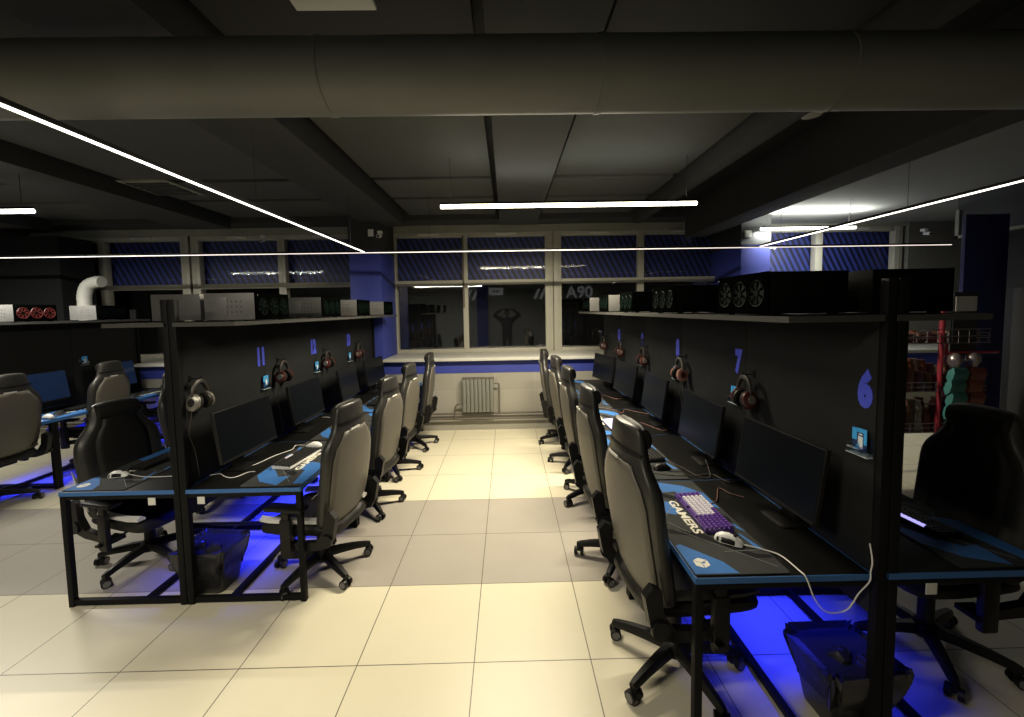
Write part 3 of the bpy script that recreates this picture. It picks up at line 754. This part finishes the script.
kbk = make_keyboard(M['plastic'], lambda r, c, R, C: M['key_black'], .36, .13)
setp(kbk, (1.2, .92, zk), radians(3), 'black keyboard on the second right desk')
for i, (x, y, a, lb) in enumerate([(-1.34, 1.85, pi, 'black keyboard on the second left desk'), (-1.34, 2.75, pi, 'black keyboard on the third left desk'), (1.18, 2.72, 0, 'black keyboard on the fourth right desk'),
        (-2.36, .97, radians(-5), 'black keyboard left of the left post, before the white-trimmed chair'), (-4.78, 1.95, pi, 'black keyboard on the far left row, near the edge'), (-4.78, 2.8, pi, 'black keyboard beneath the dim blue monitor')]):
    copy_tree(kbk, (x, y, zk), a, lb)
M['key_glow'] = mat('violet_keycap', (.1, .1, .4), .4, emit=(.45, .4, 1.), estr=1.2)
kbg = make_keyboard(M['plastic'], lambda r, c, R, C: M['key_glow'] if r == R - 1 and 2 < c < 9 else M['key_black'], .36, .13)
setp(kbg, (2.17, -.05, zk), pi + .1, 'dark keyboard with violet glowing keys right of the big post')
def make_mouse(m_, dark=None):
    t = empty('computer_mouse', label='x', cat='mouse')       # points +X, length .12
    rings = []
    for x, hw, h in ((-.058, .012, .010), (-.052, .022, .022), (-.03, .031, .036), (0, .030, .040), (.03, .028, .031), (.05, .024, .020), (.058, .015, .012)):
        rings.append([(x, hw * cos(a), max(0, h * sin(a))) if sin(a) > 0 else (x, hw * .92 * cos(a), 0) for a in [2 * pi * k / 14 for k in range(14)]])
    MB().loft(rings, m_).ob('shell', t)
    if dark:
        MB().loft([[(x, -hw * cos(a) * 1.01, h * sin(a) * 1.01 + .0005) for a in [radians(4 + 9 * k) for k in range(5)]] for x, hw, h in ((-.045, .026, .028), (-.02, .031, .037), (.01, .030, .038), (.03, .028, .031))], dark, caps=False, closed=False).ob('side_grip', t, label='black side grip')
    MB().cyl((.025, -.003, .033), (.025, .003, .033), .007, M['plastic'], 10).ob('scroll_wheel', t)
    return t
mw = make_mouse(M['white'], M['plastic']); mb_ = make_mouse(M['plastic'])
setp(mw, (1.185, -.215, zk), radians(-40), 'white mouse with black grip on the nearest right mat')
copy_tree(mw, (-1.36, 1.22, zk), pi + .2, 'white mouse on the nearest left mat')
copy_tree(mw, (-2.41, .70, zk), radians(10), 'white mouse left of the left post')
copy_tree(mw, (-4.72, 2.35, zk), radians(170), 'white mouse on the far left desk')
setp(mb_, (1.2, .62, zk), radians(5), 'black mouse on the second right mat')
for x, y, a, lb in [(1.17, 1.35, 0, 'black mouse on the third right desk'), (-1.33, 2.1, pi, 'black mouse on the second left desk'), (2.15, .33, pi, 'black mouse right of the big post')]:
    copy_tree(mb_, (x, y, zk), a, lb)

# ---------------------------------------------------------------- headphones hanging on the partitions
def make_headphones(ear, band, accent):
    t = empty('headphones', label='x', cat='headphones')       # hangs against a panel whose normal is +X; origin at the hook (top of band)
    arc = [(.055 + .0, .064 * sin(a), -.085 + .085 * cos(a)) for a in [radians(-105 + 210 * k / 16) for k in range(17)]]
    MB().tube(arc, .009, band, 8).ob('headband', t)
    arc2 = [(.055, .055 * sin(a), -.083 + .072 * cos(a)) for a in [radians(-70 + 140 * k / 10) for k in range(11)]]
    MB().tube(arc2, .011, M['leather'], 8).ob('band_padding', t)
    for s_ in (-1, 1):
        T = Matrix.Translation((.055, s_ * .05, -.135)) @ Matrix.Rotation(s_ * radians(-78), 4, 'X') @ Matrix.Diagonal((1.0, 1.2, 1, 1))
        MB().lathe([(.005, .028), (.03, .028), (.043, .02), (.045, .004), (.04, 0)], ear, 20, T=T).ob('ear_cup', t); ec_ = kids(t)[-1]
        MB().lathe([(.04, 0), (.044, -.004), (.044, -.018), (.03, -.024), (.02, -.015)], M['leather'], 20, T=T).ob('ear_cushion', ec_)
        MB().lathe([(.0, .031), (.02, .031), (.023, .027)], accent, 16, T=T).ob('cup_badge', ec_)
    MB().tube(smooth_path([(.055, -.07, -.17), (.04, -.068, -.24), (.018, -.06, -.33), (.016, -.02, -.45), (.02, .0, -.62)], 5), .0022, M['cable_dark'], 5).ob('cord', t)
    return t
hred = make_headphones(M['ear'], M['band'], M['ear_silver']); hsil = make_headphones(M['ear_silver'], M['band'], M['plastic']); hpk = make_headphones(M['pink'], M['ear_silver'], M['ear'])
def hook(x, y, z, side, label):
    mb = MB(); mb.tube(smooth_path([(0, 0, 0), (.03, 0, -.002), (.065, 0, 0), (.07, 0, .015)], 3), .003, M['metal_black'], 6); mb.box(0, .004, -.012, .012, -.02, .02, M['metal_black'])
    o = mb.ob('wall_hook', label=label, cat='hook', group='headphone hooks'); o.location = (x, y, z); o.rotation_euler = (0, 0, 0 if side > 0 else pi); return o
items = [(RX, .43, -1, hred, 'red brown headphones nearest the big post, hanging by the seven'), (RX, 1.33, -1, hpk, 'headphones with pink cups and pale band below number 8'), (RX, 2.23, -1, hred, 'red brown headphones third from the big post on the right partition'),
         (RX, 3.08, -1, hred, 'red brown headphones near the far end of the right row'), (RX, 3.93, -1, hred, 'headphones hanging at the far tip of the right row'),
         (LX, .65, 1, hsil, 'silver and black headphones beside the left post'), (LX, 1.62, 1, hred, 'red brown headphones on the left partition next to the double-one number'), (LX, 2.5, 1, hred, 'red brown headphones at the middle of the left partition'), (LX, 3.44, 1, hred, 'red brown headphones farthest along the left partition')]
hu = set()
for x, y, side, h, lb in items:
    y -= .06
    xs_ = x + side * .0145
    hook(xs_, y, 1.405, side, 'small black hook for the ' + ' '.join(lb.split()[:11]))
    loc = (xs_, y, 1.395); rz = 0 if side > 0 else pi
    if h.name not in hu: hu.add(h.name); setp(h, loc, rz + .0, lb)
    else: hn = copy_tree(h, loc, rz, lb)
hcol = kids(hpk)

# leaflet holders
def holder(x, y, side, where, z=1.235):
    t = empty('leaflet_holder', (x + side * .0145, y, z), 0 if side > 0 else pi, label='small clear acrylic leaflet holder ' + where, cat='holder', group='clear leaflet holders')
    h = MB().box(0, .003, -.05, .05, -.045, .03, M['acrylic']); h.box(.0, .026, -.05, -.048, -.045, -.008, M['acrylic']); h.box(0, .026, .048, .05, -.045, -.008, M['acrylic']); h.box(0, .026, -.05, .05, -.047, -.045, M['leaf_white'])
    h.ob('pocket', t); MB().box(.024, .026, -.05, .05, -.045, -.008, M['acrylic']).ob('front_plate', t)
    l = MB().box(0, .0012, -.034, .034, -.035, .065, M['navy'])
    f = .0022
    l.box(.001, f, -.034, -.012, .012, .06, M['sky_blue']); l.box(.001, f, -.010, .034, .046, .063, M['sky_blue']); l.box(.001, f, .020, .034, .0, .045, M['sky_blue'])
    l.add([(f, -.03, -.03), (f, .0, .005), (f, .0, -.025)], [(0, 1, 2)], M['sky_blue'])
    l.box(.001, f, -.006, .016, -.02, .03, M['leaf_white']); l.box(.001, f, -.003, .014, .036, .041, M['leaf_white'])
    o = l.ob('leaflet', label='blue and navy leaflet standing in the holder ' + where, cat='leaflet', group='blue leaflets')
    o.location = (x + side * .026, y, z); o.rotation_euler = (0, 0, 0 if side > 0 else pi)
for x, y, s_, w_ in [(RX, -.365, -1, 'below number 6'), (RX, .55, -1, 'below number 7'), (RX, 1.45, -1, 'below number 8'), (RX, 2.33, -1, 'below number 9'), (RX, 3.22, -1, 'below number 10'),
                     (LX, 1.36, 1, 'below number 11'), (LX, 2.26, 1, 'below number 12'), (LX, 3.15, 1, 'below number 13'), (FX, 3.3, 1, 'on the far left partition')]:
    holder(x, y, s_, w_)

# ---------------------------------------------------------------- cables
def C(name, pts, r, m_, lb): return cable(name, pts, r, m_, lb)
zc = Z + .006
C('mouse_cable', [(1.232, -.256, zc + .006), (1.30, -.285, zc), (1.345, -.33, zc), (1.35, -.43, zc + .002), (1.353, -.466, .738), (1.377, -.475, .667), (1.415, -.475, .614), (1.459, -.475, .599), (1.514, -.475, .614), (1.553, -.475, .674), (1.60, -.47, .72), (1.612, -.46, .752), (1.608, -.47, .80), (1.60, -.465, .87)], .0028, M['cable_white'], 'white mouse cable hanging in a loop off the nearest right desk')
C('mouse_cable', [(-1.42, 1.235, zc + .004), (-1.52, 1.25, zc), (-1.50, 1.15, zc), (-1.56, 1.02, zc), (-1.6, .85, zc), (-1.66, .80, zc)], .0026, M['cable_white'], 'white mouse cable on the nearest left desk')
C('mouse_cable', [(-2.35, .71, zc + .004), (-2.2, .67, zc), (-2.0, .674, zc), (-1.9, .68, zc)], .0026, M['cable_white'], 'white cable left of the left post')
C('mouse_cable', [(-1.79, .674, zc), (-1.74, .695, zc), (-1.66, .64, zc), (-1.60, .63, zc), (-1.56, .71, zc), (-1.52, .72, zc)], .0026, M['cable_white'], 'white cable loop in front of the left monitor')
C('keyboard_cable', [(1.25, .12, zc + .002), (1.33, .17, zc), (1.42, .32, zc), (1.45, .25, zc), (1.5, .2, zc)], .0025, M['cable_red'], 'brown keyboard cable on the nearest right desk')
C('monitor_cable', [(1.02, .60, zc), (1.2, .52, zc), (1.36, .50, zc), (1.48, .52, zc), (1.52, .40, zc), (1.6, .42, zc)], .003, M['cable_dark'], 'dark cable across the first right desk joint')
C('monitor_cable', [(1.1, .95, zc + .02), (1.3, .75, zc), (1.38, .5, zc), (1.45, .48, zc), (1.49, .62, .80)], .0025, M['cable_dark'], 'dark cable beneath the number 7 monitor')
C('keyboard_cable', [(1.26, 1.6, zc), (1.36, 1.55, zc), (1.42, 1.7, zc), (1.52, 1.45, zc), (1.6, 1.5, zc)], .0028, M['cable_red'], 'brown cable beside the lilac keyboard')
C('keyboard_cable', [(1.1, 2.35, zc), (1.3, 2.2, zc), (1.35, 2.05, zc), (1.42, 2.2, zc), (1.5, 2.1, zc), (1.6, 2.0, zc)], .0028, M['cable_red'], 'brown cable below number 9')
C('keyboard_cable', [(1.15, 3.0, zc), (1.25, 2.8, zc), (1.38, 2.9, zc), (1.45, 2.7, zc), (1.6, 2.7, zc)], .0028, M['cable_red'], 'brown cable on the fourth right desk')
C('mouse_cable', [(-1.4, 2.12, zc + .003), (-1.5, 2.2, zc), (-1.46, 2.0, zc + .0), (-1.58, 2.1, zc), (-1.7, 2.12, zc)], .0026, M['cable_white'], 'white cable behind the second left monitor')
C('mouse_cable', [(-1.1, 2.1, zc + .003), (-1.085, 2.0, .74), (-1.08, 1.95, .60), (-1.075, 2.0, .45), (-1.09, 2.1, .4)], .0026, M['cable_white'], 'white cable hanging off the second left desk')
C('mouse_cable', [(-1.18, 1.02, zc + .003), (-1.10, .86, zc), (-1.088, .83, .735), (-1.08, .80, .66), (-1.09, .74, .60), (-1.13, .68, .56)], .0026, M['cable_white'], 'white cable hanging beside the nearest left chair')
# paper tags under the desk ends
for x, y, w_ in ((-1.70, .474, 'under the left desk end, right of the post'), (-2.00, .474, 'under the left desk end, left of the post'), (1.87, -.446, 'under the right desk end')):
    MB().box(x - .022, x + .022, y - .004, y - .001, .645, .69, M['paper']).ob('paper_tag', label='small white tag ' + w_, cat='tag')

# ---------------------------------------------------------------- waste bins
def make_bin():
    t = empty('waste_bin', label='x', cat='bin')
    MB().loft([rr_ring(0, 0, z, hx, hy, .03, 4) for z, hx, hy in ((0, .12, .09), (.02, .125, .095), (.28, .165, .13))], M['bin']).ob('body', t)
    bag = MB(); rnd = random.Random(3); rings = []
    for z, g in ((.12, .004), (.2, .012), (.27, .016), (.292, .012), (.285, -.014), (.24, -.028), (.14, -.04)):
        f = .12 + (.165 - .12) * z / .28; f2 = .09 + (.13 - .09) * z / .28
        ring = rr_ring(0, 0, z, f + g, f2 + g, .035, 9)
        rings.append([(x * (1 + rnd.uniform(-.06, .06)), y * (1 + rnd.uniform(-.07, .07)), zz + rnd.uniform(-.02, .02)) for x, y, zz in ring])
    bag.loft(rings, M['bag'], caps=False); bag.ob('bin_bag', t, label='crumpled black bag')
    return t
bin0 = make_bin()
setp(bin0, (1.66, -.30, .0), .05, 'black waste bin with bag under the right desk by the post')
copy_tree(bin0, (-1.80, .66, 0), -.05, 'black waste bin with bag under the left desk behind the post')
for o, pts in ((0, [(1.62, -.32, .27), (1.70, -.36, .25)]), (1, [(-1.86, .63, .28), (-1.74, .60, .27)])):
    for j, p in enumerate(pts):
        bm = bmesh.new(); bmesh.ops.create_icosphere(bm, subdivisions=2, radius=.05); rnd = random.Random(j)
        for v in bm.verts: v.co *= rnd.uniform(.75, 1.15)
        mb = MB(); mb.bm(bm, M['bag'], T=Matrix.Translation(p)); mb.ob('crumpled_wrapper', label='dark crumpled wrapper on the %s of the %s bin' % (['left', 'right'][j], ['right', 'left'][o]), cat='litter')

# ---------------------------------------------------------------- snack rack at the right
rk = empty('snack_rack', (4.38, 2.0, 0), label='red metal snack rack right of the big post', cat='rack')
for x, y in ((-.02, -.16), (-.42, .2), (.42, .2)):
    MB().cyl((x, y, 0), (x, y, 1.86 if y < 0 else 1.5), .022, M['red_metal'], 10).ob('upright', rk)
for z in (.55, .95, 1.42):
    s = MB(); s.box(-.42, .42, -.15, .2, z - .008, z, M['wire'])
    for k in range(8): s.cyl((-.42 + k * .12, -.17, z), (-.42 + k * .12, -.17, z + .09), .003, M['wire'], 5)
    for zz in (0, .045, .09): s.cyl((-.43, -.17, z + zz), (.43, -.17, z + zz), .004, M['wire'], 5)
    s.ob('shelf', rk)
b = MB()
for k in range(9): b.cyl((-.4 + k * .1, -.2, 1.42), (-.4 + k * .1, -.2, 1.55), .003, M['wire'], 5)
for zz in (1.42, 1.485, 1.55): b.cyl((-.41, -.2, zz), (.41, -.2, zz), .004, M['wire'], 5)
b.ob('basket', rk)
MB().cyl((.0, -.22, 1.33), (.46, -.22, 1.33), .012, M['red_metal'], 8).ob('hanging_rail', rk)
for i, (x, m_, n) in enumerate(((-.14, 'teal', 'teal'), (.03, 'orange', 'orange'))):
    t = empty('packet_strip', (4.55 + x, 1.76, 0), label='hanging strip of %s snack packets on the red rack' % n, cat='snacks')
    MB().lathe([(.02, 1.33), (.05, 1.30), (.055, 1.25), (.03, 1.2)], M['wire'], 10).ob('hanger', t)
    for k in range(5):
        z = 1.15 - k * .115; T = Tm((0.01 * (-1) ** k, -.02, z - .03), rx=radians(14)) @ Matrix.Diagonal((.78, 1, 1, 1))
        MB().loft([[(-.085, -.005, -.075), (.085, -.005, -.075), (.085, .005, -.075), (-.085, .005, -.075)], [(-.09, -.03, -.03), (.09, -.03, -.03), (.09, .03, -.03), (-.09, .03, -.03)], [(-.09, -.028, .04), (.09, -.028, .04), (.09, .028, .04), (-.09, .028, .04)], [(-.08, -.003, .075), (.08, -.003, .075), (.08, .003, .075), (-.08, .003, .075)]], M[m_], T=T, smooth=False).ob('packet', t)
rnd = random.Random(5)
cols = ['brown', 'plum', 'rust', 'cream', 'brown', 'plum']
M['plum'] = mat('plum_snack', (.12, .03, .06), .4, noise=.6, nscale=30); M['rust'] = mat('rust_snack', (.16, .05, .025), .4, noise=.6, nscale=30); M['cream'] = mat('cream_snack', (.35, .3, .24), .5, noise=.5, nscale=30)
for z, nm in ((.55, 'lowest'), (.95, 'middle'), (1.42, 'top')):
    for k in range(18):
        row = k // 9; x = 4.02 + (k % 9) * .088
        w_ = rnd.uniform(.03, .04); h_ = rnd.uniform(.14, .32) if z < 1.3 else rnd.uniform(.06, .11)
        MB().loft([rr_ring(0, 0, zz, w_ * s_, .04 * s_, .012, 2) for zz, s_ in ((0, .8), (h_ * .15, 1), (h_ * .45, .9), (h_ * .8, 1.0), (h_ * .9, .7), (h_, .85))], M[cols[(k * 5 + int(z * 10)) % 6]], smooth=False).ob('snack_packet', label='snack packet on the %s shelf of the red rack' % nm, cat='snack', group='snack packets, %s shelf of the red rack' % nm, loc=(x, 1.90 + row * .14, z + .002))
# tin trays / boxes above the far shelf at the right
MB().box(4.44, 4.64, 1.80, 1.806, 1.72, 1.86, M['paper']).ob('paper_notice', label='pale paper notice behind the red rack pole', cat='notice')
MB().box(4.43, 4.66, 1.81, 1.83, 1.3, 1.9, M['dark_wall']).ob('notice_board', label='dark board carrying the pale notice', cat='board')
fr = empty('drinks_fridge', (6.15, 2.5, 0), label='dark drinks fridge at the right photo edge', cat='fridge')
MB().box(-.4, .4, -.3, .3, 0, 1.95, M['dark_wall'], .01).ob('body', fr)
MB().box(-.385, -.36, -.306, -.298, .3, 1.5, M['lamp_cool']).ob('light_strip', fr)
MB().box(-.35, .35, -.31, -.302, .2, 1.8, M['screen']).ob('door', fr)

# white ventilation hose at the left
hz = MB(); pts = smooth_path([(-5.93, 4.0, 1.0), (-5.93, 4.0, 1.9), (-5.92, 4.0, 2.13), (-5.86, 4.0, 2.26), (-5.74, 4.0, 2.31), (-5.66, 4.0, 2.31)], 6)
hz.tube(pts, [.078 + .004 * (i % 2) for i in range(len(pts))], M['white_hose'], 18); hz.ob('ventilation_hose', label='white bent ventilation hose before the left windows', cat='hose')
# ceiling devices
vt = empty('ceiling_vent', (-3.75, 2.85, 3.27), label='square grey ceiling vent above the left row', cat='vent')
MB().box(-.28, .28, -.28, .28, 0, .02, M['concrete'], .005).ob('frame', vt)
s = MB()
for k in range(6): s.box(-.22, .22, -.22 + k * .08, -.17 + k * .08, -.012, .0, M['rib'])
s.ob('slats', vt)
for x, y, z, w_ in ((-1.64, 4.03, 2.95, 'on the left column top'), (-3.55, 4.4, 2.98, 'left of the left column'), (6.62, 4.2, 2.90, 'at the right end')):
    t = empty('security_camera', (x, y, z), label='small white security camera ' + w_, cat='camera')
    MB().box(-.03, .03, -.0, .07, .0, .04, M['white'], .005).ob('mount', t)
    MB().cyl((0, .03, -.03), (.0, -.06, -.05), .026, M['white'], 14).cyl((0, -.058, -.0495), (0, -.066, -.0515), .018, M['plastic'], 12).ob('body', t)
    MB().cyl((0, .03, .005), (0, .03, -.03), .01, M['white'], 8).ob('arm', t)
MB().box(-1.82, -1.74, 4.07, 4.095, 2.92, 3.02, M['white'], .006).ob('wall_box', label='small white box beside the camera on the left column top', cat='box')
MB().box(3.76, 3.85, 4.06, 4.095, 2.82, 2.92, M['white'], .006).ob('wall_box', label='small white router on the right column top', cat='box')
for x, y, w_ in ((2.79, 1.5, 'nearer the aisle'), (3.9, 1.55, 'farther right')):
    MB().lathe([(.05, .0), (.075, .006), (.078, .03), (.04, .035)], M['paper'], 20).ob('ceiling_disc', label='small pale round ceiling disc at the right, ' + w_, cat='detector', loc=(x, y, 3.385 if x < 3 else 3.12))
MB().box(-.78, -.40, -.12, .07, 3.25, 3.27, M['paper'], .003).ob('ceiling_tile', label='pale ceiling tile at the top edge above the duct', cat='tile')

# ---------------------------------------------------------------- wall behind the viewer (seen mirrored in the glass)
def wall_text(txt, x, z, size, label, mirror=True, m_='sign_white'):
    me = text_mesh(txt, size, .004, size * .02)
    T = Matrix.Translation((x, YB + .012, z)) @ Matrix.Rotation(pi / 2, 4, 'X') @ Matrix.Diagonal((1, 1, 1, 1))
    if not mirror: T = T @ Matrix.Diagonal((-1, 1, 1, 1))
    MB().mesh_from(me, M[m_], T).ob('wall_lettering', label=label, cat='lettering')
wall_text('A90', 3.22, 2.47, .66, 'white slanted lettering on the wall behind the viewer')
for i, x in enumerate((-1.50, -1.24, 1.3, 1.55)):
    MB().prism([(0, 0), (.11, 0), (.30, .42), (.19, .42)], 0, .01, M['sign_white'], T=Matrix.Translation((x, YB + .013, 2.24)) @ Matrix.Rotation(pi / 2, 4, 'X')).ob('wall_slash', label='white slanted slash on the wall behind the viewer', cat='wall mark', group='white slashes on the wall behind')
for i in range(3):
    MB().prism([(0, .0), (.3, -.22), (.3, -.1), (0, .12)], 0, .01, M['sign_white'], T=Matrix.Translation((3.8, YB + .013, 1.0 + i * .22)) @ Matrix.Rotation(pi / 2, 4, 'X')).ob('wall_slash', label='white slanted bar low on the wall behind the viewer', cat='wall mark', group='low white bars on the wall behind')
bd = MB().box(-.52, .05, YB + .002, YB + .02, 2.42, 2.72, M['sign_white']); me = text_mesh('WIFI', .16, .003, .004)
bd.mesh_from(me, M['navy'], Matrix.Translation((-.24, YB + .024, 2.57)) @ Matrix.Rotation(pi / 2, 4, 'X'))
bd.ob('wall_sign', label='small white sign on the wall behind the viewer', cat='sign')
MB().box(-1.02, -.58, YB, YB + .12, 0, 3.3, M['blue_paint']).ob('wall_pillar', label='dark blue pillar behind the viewer', cat='panel')  # full-height blue pillar, out of view, only mirrored in the glass
MB().box(2.5, 4.6, YB, YB + .1, .9, 2.2, M['mat_black']).ob('wall_display', label='large black display on the wall behind the viewer', cat='display')

# the photographer, reflected in the window glass
def skin_body(name, verts, edges, rad_, m_, parent=None, root=0, sub=2):
    me = bpy.data.meshes.new(name); me.from_pydata(verts, edges, []); me.materials.append(m_)
    o = bpy.data.objects.new(name, me); COL.objects.link(o)
    if parent: o.parent = parent
    o.modifiers.new('skin', 'SKIN')
    sv = me.skin_vertices[0].data
    for i, r in enumerate(rad_):
        sv[i].radius = r if isinstance(r, tuple) else (r, r); sv[i].use_root = (i == root)
    s_ = o.modifiers.new('sub', 'SUBSURF'); s_.levels = sub; s_.render_levels = sub
    return o
px, py = .2, -2.42
V = [(0, 0, .98), (0, 0, 1.12), (0, 0, 1.30), (0, .0, 1.45), (0, 0, 1.53), (0, .01, 1.60),
     (-.09, 0, .90), (-.10, .02, .50), (-.10, 0, .09), (-.11, .13, .04), (.09, 0, .90), (.10, .02, .50), (.10, 0, .09), (.11, .13, .04),
     (-.17, 0, 1.45), (-.45, .05, 1.62), (-.23, .25, 1.80), (-.17, .30, 1.83), (.17, 0, 1.45), (.45, .05, 1.62), (.23, .25, 1.80), (.17, .30, 1.83)]
E_ = [(0, 1), (1, 2), (2, 3), (3, 4), (4, 5), (0, 6), (6, 7), (7, 8), (8, 9), (0, 10), (10, 11), (11, 12), (12, 13), (3, 14), (14, 15), (15, 16), (16, 17), (3, 18), (18, 19), (19, 20), (20, 21)]
Rr = [(.18, .12), (.19, .12), (.22, .13), (.17, .11), .06, .055, .09, .06, .042, .035, .09, .06, .042, .035, .09, .07, .045, .028, .09, .07, .045, .028]
pe = skin_body('person', V, E_, Rr, M['cloth_dark'])
pe.location = (px, py, 0); tag(pe, 'person in dark clothes reflected in the window, both arms raised holding a phone', 'person')
hd = MB(); bm = bmesh.new(); bmesh.ops.create_uvsphere(bm, u_segments=20, v_segments=14, radius=1)
for v in bm.verts:
    v.co = Vector((v.co.x * .077, v.co.y * .095, v.co.z * .115))
    if v.co.z < -.04: v.co.x *= .82
hd.bm(bm, M['skin'], True, T=Matrix.Translation((0, .02, 1.68)))
hd.loft([[(sx, .105, 1.68), (0, .112, 1.69), (-sx, .105, 1.68)] for sx in (.004, .004)], M['skin'], caps=False)
hd.loft([[(.010, .10, 1.645), (0, .135, 1.65), (-.010, .10, 1.645)], [(.006, .11, 1.69), (0, .118, 1.69), (-.006, .11, 1.69)]], M['skin'])
for s_ in (-1, 1):
    b2 = bmesh.new(); bmesh.ops.create_uvsphere(b2, u_segments=8, v_segments=6, radius=.012); hd.bm(b2, M['hair'], True, T=Matrix.Translation((s_ * .03, .098, 1.685)))
    hd.box(s_ * .076 - .006, s_ * .076 + .006, .0, .03, 1.655, 1.70, M['skin'], .004)
hd.box(-.022, .022, .098, .106, 1.622, 1.628, M['ear'], .002)
hd.ob('head', pe)
hr = MB(); bm = bmesh.new(); bmesh.ops.create_uvsphere(bm, u_segments=20, v_segments=14, radius=1)
for v in bm.verts: v.co = Vector((v.co.x * .084, v.co.y * .10, v.co.z * .105))
hr.bm(bm, M['hair'], True, T=Matrix.Translation((0, -.0, 1.715))); hr.ob('hair', pe)
for s_ in (-1, 1):
    hV = [(s_ * .17, .30, 1.83), (s_ * .13, .33, 1.835)]; hE = [(0, 1)]; hR = [.024, .03]
    for k in range(4):
        b0 = len(hV); zz = 1.86 - .022 * k
        hV += [(s_ * .10, .345, zz), (s_ * .075, .37, zz), (s_ * .06, .385, zz)]; hE += [(1, b0), (b0, b0 + 1), (b0 + 1, b0 + 2)]; hR += [.010, .009, .008]
    b0 = len(hV); hV += [(s_ * .12, .31, 1.80), (s_ * .10, .315, 1.785)]; hE += [(1, b0), (b0, b0 + 1)]; hR += [.012, .010]
    skin_body('hand', hV, hE, hR, M['skin'], pe, 0, 1)
MB().box(px - .075, px + .075, -2.055, -2.046, 1.765, 1.845, M['plastic'], .003).ob('phone', label='phone held up by the reflected person', cat='phone')

# ---------------------------------------------------------------- lights
def area(name, loc, sx, sy, power, col, rot=(0, 0, 0), spread=180):
    l = bpy.data.lights.new(name, 'AREA'); l.shape = 'RECTANGLE'; l.size = sx; l.size_y = sy; l.energy = power; l.color = col; l.spread = radians(spread)
    o = bpy.data.objects.new(name, l); COL.objects.link(o); o.location = loc; o.rotation_euler = rot; return o
warm = (1., .88, .66)
area('aisle_light', (.50, 2.07, 2.795), 1.8, .05, 205, warm)
area('right_light', (4.65, 4.05, 2.89), 1.4, .05, 42, (.97, .97, .9), (radians(25), 0, 0))
area('right_uplight', (4.65, 3.9, 2.97), 1.5, .12, 26, (.98, .98, .86), (pi, 0, 0))
area('left_light', (-5.3, 1.92, 2.77), 2.2, .05, 160, (1, .95, .82))
area('aisle_uplight', (.83, 2.07, 2.90), 2.3, .05, 3.2, (.95, .95, .85), (pi, 0, 0))
area('rear_light', (-1.7, -1.5, 2.6), 2.2, .08, 78, (1, .91, .74))
area('rear_uplight', (-.4, -1.4, 2.2), 1.8, .3, .6, (.93, .95, .88), (pi, 0, 0))
blue = (.02, .03, 1.)
for nm, x, y, L_, p in (('right_a', RX - .12, 1.9, 4.2, 18), ('right_b', RX + .2, 1.9, 4.2, 14), ('left_a', LX + .12, 2.4, 3.4, 22), ('left_b', LX - .2, 2.4, 3.4, 14), ('far', FX + .35, 2.27, 3.5, 40)):
    area('blue_glow_' + nm, (x, y, .67), .12, L_, p, blue, spread=80)
w = bpy.data.worlds.new('world'); scene.world = w; w.use_nodes = True
w.node_tree.nodes['Background'].inputs[0].default_value = (.5, .55, .65, 1); w.node_tree.nodes['Background'].inputs[1].default_value = .004

# ---------------------------------------------------------------- camera
f, p, yaw, roll, cx, cy, h = 404.44472, .06177, -.01183, -.0169, .19929, -1.97224, 1.80441
cp_, sp = cos(p), sin(p); cyw, syw = cos(yaw), sin(yaw)
F = Vector((-syw * cp_, cyw * cp_, -sp)); Rv = Vector((cyw, syw, 0)); U = Rv.cross(F)
R2 = Rv * cos(roll) + U * sin(roll); U2 = -Rv * sin(roll) + U * cos(roll)
cam = bpy.data.cameras.new('camera'); co = bpy.data.objects.new('camera', cam); COL.objects.link(co)
cam.sensor_width = 36; cam.sensor_fit = 'HORIZONTAL'; cam.lens = 36 * f / 1024; cam.shift_y = -23.635 / 1024; cam.clip_start = .03
Mx = Matrix((R2, U2, -F)).transposed().to_4x4(); Mx.translation = (cx, cy, h); co.matrix_world = Mx
scene.camera = co
scene.view_settings.view_transform = 'Standard'; scene.view_settings.look = 'None'
scene.cycles.use_denoising = True
scene.cycles.sample_clamp_indirect = 4
scene.cycles.max_bounces = 6
